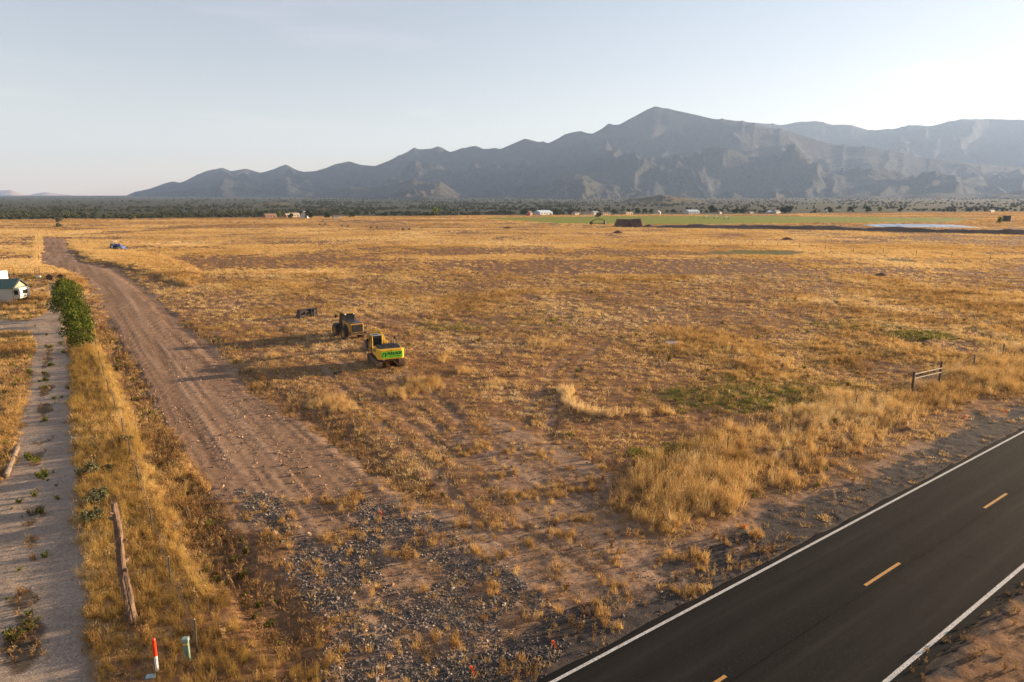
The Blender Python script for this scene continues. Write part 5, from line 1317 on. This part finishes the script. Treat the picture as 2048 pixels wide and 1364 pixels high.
bark_m = M('bark', (.16, .12, .09), .9, .35, 5)
row_leaf = leaf_mat('row_leaf', (.034, .048, .010), (.090, .120, .020), (.20, .205, .042), .35)
def tree_row():
    kinds = [tree_meshes(3.7, 1.75, 41 + i, row_leaf, bark_m, 2600, .115) for i in range(4)]
    A = np.array([-45.6, 71.2]); B = np.array([-73.4, 111.0])
    labs = ['nearest green tree of the row beside the lane, its trunk showing', 'second green tree of the lane row counted from the viewer', 'third green tree of the lane row counted from the viewer', 'fourth green tree of the lane row counted from the viewer', 'middle green tree of the lane row, fifth from the viewer', 'sixth green tree of the lane row counted from the viewer', 'seventh green tree of the lane row counted from the viewer', 'second farthest green tree of the lane row', 'farthest green tree of the row, next to the rusty implement']
    n = 9
    for k in range(n):
        t_ = (k / (n - 1)); p = A + (B - A) * t_; p = p + np.array([random.uniform(-.35, .35), random.uniform(-.5, .5)])
        o = empty('tree', (p[0], p[1], ground_z(p[0], p[1])), random.uniform(0, 6)); s = random.uniform(.80, 1.18) * (1.0 if k else .95); o.scale = (s * random.uniform(.92, 1.08), s * random.uniform(.92, 1.08), s)
        tag(o, labs[k], 'tree', 'trees in a row along the lane')
        tm, cm = kinds[k % 4]
        link('trunk', tm, None, o); link('crown', cm, None, o)
tree_row()
sage_leaf = leaf_mat('sage_leaf', (.06, .065, .03), (.14, .14, .07), (.25, .235, .13), .2, 4)
def sagebrush():
    spots = [((-25.16, 42.14), .42, 'round grey green sagebrush by a post of the left wire fence'), ((-24.25, 36.79), .62, 'grey green sagebrush at the lane edge, farthest of the lane group'), ((-21.48, 33.04), .66, 'grey green sagebrush at the lane edge, middle of the lane group'), ((-20.45, 31.01), .60, 'grey green sagebrush at the lane edge just behind the dead trunk'), ((-23.62, 37.53), .35, 'small dark sagebrush in tall grass between lane and fence')]
    for i, (p, r_, lab) in enumerate(spots):
        o = empty('sagebrush', (*p, ground_z(*p)), i * 1.3); tag(o, lab, 'sagebrush', 'sagebrush by the lane')
        rr = np.random.default_rng(60 + i); lobes = []
        st = MB()
        for k in range(14):
            a = k * 2.4; q = r_ * rr.uniform(.2, .95); z = r_ * rr.uniform(.55, 1.25) * (1 - .3 * q / r_); lobes.append((math.cos(a) * q, math.sin(a) * q, z, r_ * rr.uniform(.2, .34)))
            st.tube([(0, 0, 0), (math.cos(a) * q * .5, math.sin(a) * q * .5, z * .6), (math.cos(a) * q, math.sin(a) * q, z)], [.03, .02, .008], 5)
        v, f = leaf_cloud(lobes, 1500, .045, 70 + i); v[:, 2] = np.maximum(v[:, 2], .02)
        me = bpy.data.meshes.new('foliage'); me.from_pydata(v.tolist(), [], f.tolist()); me.materials.append(sage_leaf)
        st.build('stems', bark_m, o); link('foliage', me, None, o)
sagebrush()

# ------------------------------------------------------------------ far side of the field
red_soil = M('red_spoil', (.14, .066, .038), .95, .35, 1.5, 0, 0, bmp=.08)
dark_soil = M('dark_spoil', (.12, .068, .046), .95, .5, .4, 0, 0, bmp=.15)
def heap(name, x, y, rx, ry, h, mat, label, cat, seed, flat=0.0, group=None, nx=40, ny=26, jag=.35):
    u = np.linspace(-1, 1, nx); w = np.linspace(-1, 1, ny); U, W_ = np.meshgrid(u, w)
    d = (np.abs(U) ** (2 + 3 * flat) + np.abs(W_) ** (2 + 2 * flat)) ** (1 / (2 + 2.5 * flat))
    q = np.clip(1 - d, 0, 1); q = np.clip(q / (1 - .62 * flat), 0, 1) ** (.8 + .1 * flat) if flat else np.clip(1 - d ** 1.5, 0, 1)
    nn = fbm(U * 2.6 + seed, W_ * 2.2, 4, seed) - .5
    Z = h * q * (1 + jag * 1.6 * nn) - .15
    X = x + U * rx + nn * rx * .1; Y = y + W_ * ry
    Z = Z + ground_z(x, y)
    v = np.stack([X.ravel(), Y.ravel(), Z.ravel()], 1); i = np.arange((ny - 1) * nx).reshape(ny - 1, nx)[:, :-1].ravel()
    me = bpy.data.meshes.new(name); me.from_pydata(v.tolist(), [], np.stack([i, i + 1, i + 1 + nx, i + nx], 1).tolist()); me.materials.append(mat)
    return tag(link(name, me), label, cat, group)
def heaps():
    p = (75.58, 448.67); heap('stockpile', p[0], p[1], 9.3, 5.0, 4.9, dark_soil, 'big dark flat topped stockpile with two humps in front of the green field', 'stockpile', 5, 1.3, None, 60, 36, .24)
    p = (87.80, 443.16); heap('stockpile', p[0], p[1], 5.5, 3.2, 1.7, dark_soil, 'low dark soil heap trailing off the right end of the big stockpile', 'soil heap', 9, .2)
    for px, rx, h, lab, s in (((54.34, 353.90), 3.6, 1.7, 'small red brown soil mound in front of the big stockpile', 11), ((-2.43, 419.13), 4.0, 1.5, 'low red brown soil mound left of the stockpile out on gold grass', 12), ((115.61, 289.63), 3.0, 1.5, 'red brown soil mound beside the green patch on the right', 13), ((80.46, 148.30), 2.2, .7, 'low brown soil mound in the right middle field', 14), ((14.75, 75.57), 1.0, .42, 'small dark soil mound near the round concrete slab', 15), ((136.53, 423.23), 2.2, 1.6, 'dark lump of soil against the foot of the bank', 16)):
        heap('soil_mound', px[0], px[1], rx, rx * .7, h, red_soil, lab, 'mound', s, 0, 'soil mounds in the field')
heaps()
def bank():
    """long cut bank behind the stockpile"""
    P = [(84.50, 436.02), (116.23, 427.41), (142.94, 415.11), (168.16, 403.49), (190.31, 388.97), (210.92, 375.45), (234.15, 356.83), (260.97, 334.68), (283.32, 306.13)]
    v = []; f = []; P = np.array(P); n = 160
    s = np.linspace(0, len(P) - 1, n); X = np.interp(s, range(len(P)), P[:, 0]); Y = np.interp(s, range(len(P)), P[:, 1])
    prof = [(-5, -.25), (-2.0, .1), (0, 1.0), (1.0, 1.8), (3, 2.0), (7, 1.6), (18, -.3)]
    for k in range(n):
        e = min(1, s[k] * 1.6); hh = (1.0 + .35 * (vnoise(np.array([s[k] * 3.]), np.array([1.]), 5)[0] - .5) * 2) * e
        gz = ground_z(X[k], Y[k])
        for j, (dy, z) in enumerate(prof):
            nn = vnoise(np.array([s[k] * 9 + j * 7.]), np.array([j * 3.]), 8)[0] - .5
            v.append((X[k], Y[k] + dy + nn * 1.5, gz + z * hh + nn * .35))
    m = len(prof)
    for k in range(n - 1):
        for j in range(m - 1): a = k * m + j; f.append((a, a + m, a + m + 1, a + 1))
    me = bpy.data.meshes.new('cut_bank'); me.from_pydata(v, [], f); me.materials.append(M('bank_soil', (.17, .115, .085), .95, .35, .08, 0, 0, bmp=.2))
    tag(link('cut_bank', me), kind='structure')
    # lined pond
    a, b = np.array((214.40, 415.11)), np.array((266.41, 399.76)); n = 60
    t = empty('pond_liner', (0, 0, 0)); tag(t, 'pale blue plastic sheet lining the pond edge at the right', 'pond liner')
    v = []; f = []
    for k in range(n):
        p = a + (b - a) * k / (n - 1); q = k / (n - 1); w = math.sin(math.pi * q) ** .4
        gz = ground_z(p[0], p[1])
        rip = .35 * math.sin(k * 1.35) * (q < .65) + .18 * math.sin(k * .5)
        hh = 1.9 * w * (1.0 if q < .8 else 1 - (q - .8) * 2)
        v += [(p[0], p[1] - 8, gz + 1.6), (p[0], p[1] - 3.5 + rip, gz + 1.75 + .2 * w), (p[0], p[1] + 3 + rip, gz + 1.9 + hh * .4), (p[0], p[1] + 7, gz + 2.0 + hh * .5)]
    for k in range(n - 1):
        for j in range(3): i = k * 4 + j; f.append((i, i + 4, i + 5, i + 1))
    me = bpy.data.meshes.new('sheet'); me.from_pydata(v, [], f); me.materials.append(M('liner_blue', (.40, .47, .58), .3, .35, .12)); link('sheet', me, None, t)
    c = (389.39, 545.81); z = ground_z(*c)
    o = empty('tall_bin', (*c, z + 1.5), .3); tag(o, 'dark square bin standing on the bank at the far right', 'bin')
    MB().box((0, 0, 1.5), (4.2, 4, 4.2)).build('body', M('bin_dark', (.035, .035, .04), .6), o, .15); MB().box((0, 0, 3.7), (4.4, 4.2, .2)).build('lid', M('bin_lid', (.16, .11, .07), .7), o)
bank()

jun_leaf = leaf_mat('juniper_leaf', (.034, .042, .020), (.080, .088, .042), (.17, .16, .075), .1, .2)
lime_leaf = leaf_mat('cottonwood_leaf', (.07, .10, .02), (.16, .20, .035), (.27, .29, .06), .4, .3)
green_leaf = leaf_mat('far_tree_leaf', (.02, .032, .010), (.05, .07, .02), (.09, .11, .035), .2, .2)
def far_trees():
    # juniper woodland: a mass of low crowns
    shapes = []
    for i in range(5):
        r = np.random.default_rng(800 + i)
        lobes = [(r.normal() * .8, r.normal() * .8, r.uniform(.6, 2.6), r.uniform(.8, 1.3)) for _ in range(6)]
        v, f = leaf_cloud(lobes, 170, .52, 810 + i); v[:, 2] = np.maximum(v[:, 2], 0)
        shapes.append((v.tolist(), f.tolist()))
    col = protos('juniper', shapes, jun_leaf)
    r = np.random.default_rng(88)
    n = 90000
    y = 640 * (4600 / 640) ** r.uniform(0, 1, n); az = r.uniform(-.86, .86, n); x = az * y
    cl = fbm(x / 90, y / 120, 3, 141); wood = np.where(az < -.30, .25 - .21 * sstep(900, 1900, y), np.where(az < .1, .26, .12))
    d0 = scrub_mask(x, y)
    edge = np.interp(az, np.array(FIELD_EDGE)[:, 0] / np.array(FIELD_EDGE)[:, 1], np.array(FIELD_EDGE)[:, 1])
    keep = (d0 > .6) & (r.uniform(0, 1, n) < wood * sstep(.44, .58, cl + .06 * (y < edge * 1.12) + .05 * (az < -.3)))
    x, y = x[keep], y[keep]
    x, y = x[:26000], y[:26000]
    scatter('juniper_woodland', np.column_stack([x, y]), ground_z(x, y), r.uniform(.4, 1.25, len(x)) * (1 + y / 4500), r.uniform(0, 1, len(x)), col, 'dark juniper woodland stretching behind the far edge of the field', 'woodland', .05, 142)
    # single trees that stand out
    J = [tree_meshes(6, 2.6, 900 + i, green_leaf, bark_m, 420, .55) for i in range(3)]; K = [tree_meshes(9, 3.2, 910 + i, lime_leaf, bark_m, 420, .6) for i in range(2)]; D = [tree_meshes(5, 2.8, 920 + i, jun_leaf, bark_m, 420, .55) for i in range(2)]
    L_ = [((-342.32, 624.23), D, 1.1, 'lone dark juniper on the field edge before the left woodland'), ((-424.93, 672.49), D, 1.2, 'dark juniper at the field edge above the track'), ((-90.59, 816.18), K, 1.25, 'bright lime green poplar rising from the far tree line'),
          ((-236.47, 705.18), K, .75, 'pale green tree beside the orange walled house'), ((-211.15, 662.25), J, .9, 'dark tree clump before the cream house'), ((-191.06, 652.32), J, 1.35, 'broad dark tree mass hiding the white gabled barn'), ((-178.99, 672.49), J, 1.0, 'dark tree right of the white gabled barn'),
          ((-162.23, 705.18), J, 1.0, 'dark tree on the field edge above the irrigation machine'), ((91.52, 733.70), D, 1.0, 'single round dark tree in the gold strip beyond the green field'), ((168.38, 931.24), J, 1.3, 'dark tree right of the long beige building'),
          ((180.75, 943.32), J, 1.2, 'dark tree second right of the long beige building'), ((190.55, 951.55), J, 1.1, 'dark tree third right of the long beige building'), ((136.27, 927.28), J, 1.0, 'dark tree left of the long beige building'), ((274.17, 951.55), J, 1.9, 'tall dark tree just right of the blue roofed barn'), ((305.70, 951.55), J, 1.2, 'dark tree below the right hill, first of a pair'), ((315.30, 951.55), J, 1.3, 'dark tree below the right hill, second of a pair'),
          ((379.76, 972.76), J, 1.5, 'dark tree right of the white cottage cluster'), ((387.47, 972.76), J, 1.8, 'tallest dark tree right of the white cottage cluster'), ((455.75, 994.94), J, 1.3, 'rounded tree in the far right tree belt, leftmost one'), ((493.38, 1013.43), J, 1.5, 'rounded tree in the far right tree belt, second one'), ((523.78, 1022.93), J, 1.6, 'rounded tree in the far right tree belt, third one'), ((547.31, 1032.61), K, 1.0, 'paler tree in the far right tree belt'), ((582.55, 1042.47), J, 1.2, 'rounded tree in the far right tree belt, last one'),
          ((349.34, 495.90), K, .62, 'small bright green tree below the dark bin at far right'), ((16.07, 857.95), J, 1.2, 'dark tree beside the red brick house'), ((55.49, 875.17), J, 1.0, 'dark tree right of the large blue roofed barn'), ((-357.08, 545.81), D, .8, 'dark shrub at the far end of the dirt track, farther one'), ((-285.98, 436.02), D, .6, 'dark shrub at the far end of the dirt track, nearer one')]
    for i, (p, kind, s, lab) in enumerate(L_):
        z = ground_z(*p); tm, cm = kind[i % len(kind)]
        o = empty('tree', (p[0], p[1], z), i * 1.7); o.scale = (s * 1.15, s * 1.15, s); tag(o, lab, 'tree', 'trees beyond the field')
        link('trunk', tm, None, o); link('crown', cm, None, o)
far_trees()

def house(p, w, d, h, roof_h, wall, roof, rz, label, cat='house', nwin=3, lift=0.0):
    t = empty('house' if cat == 'house' else 'barn', (p[0], p[1], ground_z(*p) + lift), rz); t.scale = (.78,) * 3; tag(t, label, cat, 'far buildings beyond the field')
    MB().box((0, 0, h / 2 - .5), (w, d, h + 1)).prism([(-d / 2, h), (d / 2, h), (0, h + roof_h - .1)], -w / 2, w / 2).build('wall', wall, t)
    for s in (-1, 1):
        MB().prism([(s * (d / 2 + .5), h - .25), (0, h + roof_h), (0, h + roof_h + .18), (s * (d / 2 + .5), h - .07)], -w / 2 - .5, w / 2 + .5).build('roof', roof, t)
    for k in range(nwin):
        x = -w / 2 + w * (k + .7) / (nwin + .6)
        MB().box((x, -d / 2 - .03, h * .55), (w * .09 + .4, .08, h * .32)).build('window', pane, t)
    if cat == 'house': MB().box((w * .32, -d / 2 - .03, 1.05), (1.1, .08, 2.1)).build('door', dark_wood, t)
    else: MB().box((w * .05, -d / 2 - .04, h * .4), (w * .16, .08, h * .8)).build('door', M('barn_door', (.25, .25, .25), .6), t)
def houses():
    c = lambda n, rgb: M(n, rgb, .7, .06, .3)
    blue = c('far_roof_blue', (.46, .57, .68)); white = c('far_white', (.50, .48, .45)); beige = c('far_beige', (.42, .30, .19)); orange = c('far_adobe', (.27, .16, .10)); red = c('far_brick', (.36, .12, .085)); brown = c('far_roof_brown', (.15, .10, .08)); grey = c('far_roof_grey', (.26, .25, .25)); cream = c('far_cream', (.46, .38, .28))
    H = [((39.41, 882.26), 28, 16, 4.2, 3.2, white, blue, .1, 'large low barn with a pale blue roof at the field edge', 'barn', 4), ((250.42, 968.45), 26, 14, 4.0, 2.8, white, blue, -.1, 'white barn with a blue roof below the small hill', 'barn', 4),
         ((21.06, 834.95), 7, 7, 4.0, 3.0, red, brown, .3, 'small red brick house left of the blue roofed barn', 'house', 2), ((149.86, 900.47), 16, 9, 3.6, .8, beige, beige, .05, 'long flat beige building right of the white cottages', 'house', 3),
         ((82.03, 889.46), 14, 8, 2.9, 1.8, cream, brown, .15, 'cream house, leftmost of the white cottage row', 'house', 3), ((96.92, 896.77), 12, 8, 2.9, 2, white, brown, -.2, 'white house second in the cottage row, brown roof', 'house', 3), ((108.38, 911.77), 13, 8, 3.6, 2.2, white, grey, .1, 'white house with grey roof, tallest in the cottage row', 'house', 3), ((121.17, 904.21), 16, 8, 2.8, 1.4, beige, brown, 0, 'low tan house, last of the cottage row before the beige building', 'house', 3),
         ((195.06, 927.28), 9, 8, 3.2, 2.8, white, white, .6, 'white gabled cottage right of the dark tree trio', 'house', 2), ((-250.99, 719.16), 15, 9, 3.4, 2.0, orange, orange, .1, 'orange walled house at the foot of the wooded hill', 'house', 3), ((-235.42, 728.79), 8, 7, 3.2, 1.8, orange, cream, .2, 'small adobe house left of the cream one', 'house', 2), ((-233.00, 741.19), 13, 9, 3.8, 2.0, cream, cream, .1, 'cream two part house above the dark tree clump', 'house', 3),
         ((-206.20, 693.94), 10, 9, 4.5, 4.5, white, grey, .7, 'white gabled barn rising behind the broad dark tree', 'barn', 1), ((-174.50, 687.36), 8, 5, 2.6, 1.0, grey, brown, 0, 'low grey shed at the field edge right of the barn', 'barn', 1),
         ((373.27, 981.52), 14, 9, 3.4, 2.0, white, grey, .1, 'white cottage left of the tallest dark trees', 'house', 3), ((361.75, 977.12), 9, 8, 3.0, 1.8, white, blue, -.2, 'tiny white cottage with bluish roof below the right hill', 'house', 2), ((332.04, 968.45), 10, 8, 3.0, 1.6, cream, brown, 0, 'cream cottage between dark trees below the right hill', 'house', 2), ((454.15, 1004.10), 7, 6, 3.0, 2.0, white, white, .4, 'small white shed at the left end of the right tree belt', 'barn', 1), ((738.79, 1073.22), 16, 9, 3.0, 1.4, cream, cream, 0, 'tan building alone in the stubble at the far right', 'barn', 2), ((283.77, 951.55), 8, 7, 3.0, 1.8, cream, brown, .2, 'cream cottage right of the tall tree by the blue roofed barn', 'house', 2)]
    for a in H: house(*a[:7], a[7] + .62, *a[8:])
houses()

def pivots():
    def pivot(pts, mat, label, hh=3.4):
        t = empty('pivot_irrigator', (*pts[0], ground_z(*pts[0]))); tag(t, label, 'irrigation machine')
        o = np.array(pts[0]); loc = [np.array(p) - o for p in pts]
        for i, (a, b) in enumerate(zip(loc[:-1], loc[1:])):
            L_ = np.linalg.norm(b - a); q = []
            for k in range(13): s = k / 12; q.append((a[0] + (b[0] - a[0]) * s, a[1] + (b[1] - a[1]) * s, hh + 1.1 * 4 * s * (1 - s)))
            MB().tube(q, .16, 6).build('span_pipe', mat, t)
            low = [(x, y, z - 1.0 * math.sin(math.pi * k / 12) ** .5 - .05) for k, (x, y, z) in enumerate(q)]
            MB().tube(low, .05, 4).build('truss_rod', mat, t)
            dr = MB()
            for k in range(1, 12): dr.tube([low[k], (low[k][0], low[k][1], 1.4)], .025, 4); dr.tube([q[k], low[k]], .035, 4)
            dr.build('drop_pipes', mat, t)
        for i, p in enumerate(loc):
            tw = empty('tower', (p[0], p[1], 0)); tw.parent = t
            for s in (-1, 1):
                MB().tube([(0, 0, hh), (s * 1.9, .2 * s, .6)], .10, 6).build('leg', mat, tw)
                MB().lathe([(.25, -.14), (.6, -.15), (.66, 0), (.6, .15), (.25, .14)], (s * 1.9, .2 * s, .6), (0, 1, 0), 16).build('wheel', rubber, tw)
            MB().tube([(-1.9, 0, .6), (1.9, 0, .6)], .08, 6).build('axle_beam', mat, tw)
    gal = M('galvanised', (.22, .22, .23), .5, .2, .5, .5); pale = M('pale_galvanised', (.6, .6, .6), .5, .1, .5, .3)
    pivot([(-131.32, 479.45), (-108.57, 449.60), (-84.49, 423.23), (-60.77, 396.10)], gal, 'long grey irrigation pivot on wheeled towers in the gold field')
    pivot([(194.18, 693.94), (201.00, 683.04), (201.41, 652.32)], pale, 'pale irrigation pivot standing in the far green field')
    p = (61.29, 490.30); t = empty('wheel_line', (*p, ground_z(*p)), .2); tag(t, 'brown arched farm implement left of the big stockpile', 'farm implement')
    q = [(-6 + 12 * k / 14, 0, 3.9 * math.sin(math.pi * (k + 2) / 18) ** .8) for k in range(15)]
    MB().tube(q, .3, 6).build('arched_beam', rust, t); MB().tube([(-5.8, 0, 1.0), (5.5, .3, .6)], .25, 6).build('drawbar', rust, t)
    for x in (-5.5, 4.8): MB().lathe([(.4, -.3), (1.1, -.3), (1.2, 0), (1.1, .3), (.4, .3)], (x, 0, 1.2), (0, 1, 0), 18).build('wheel', rubber, t)
    MB().box((5.2, -.4, 1.6), (.9, .6, 2.2)).build('white_tank', M('tank_white', (.7, .68, .64), .5), t, .1)
pivots()
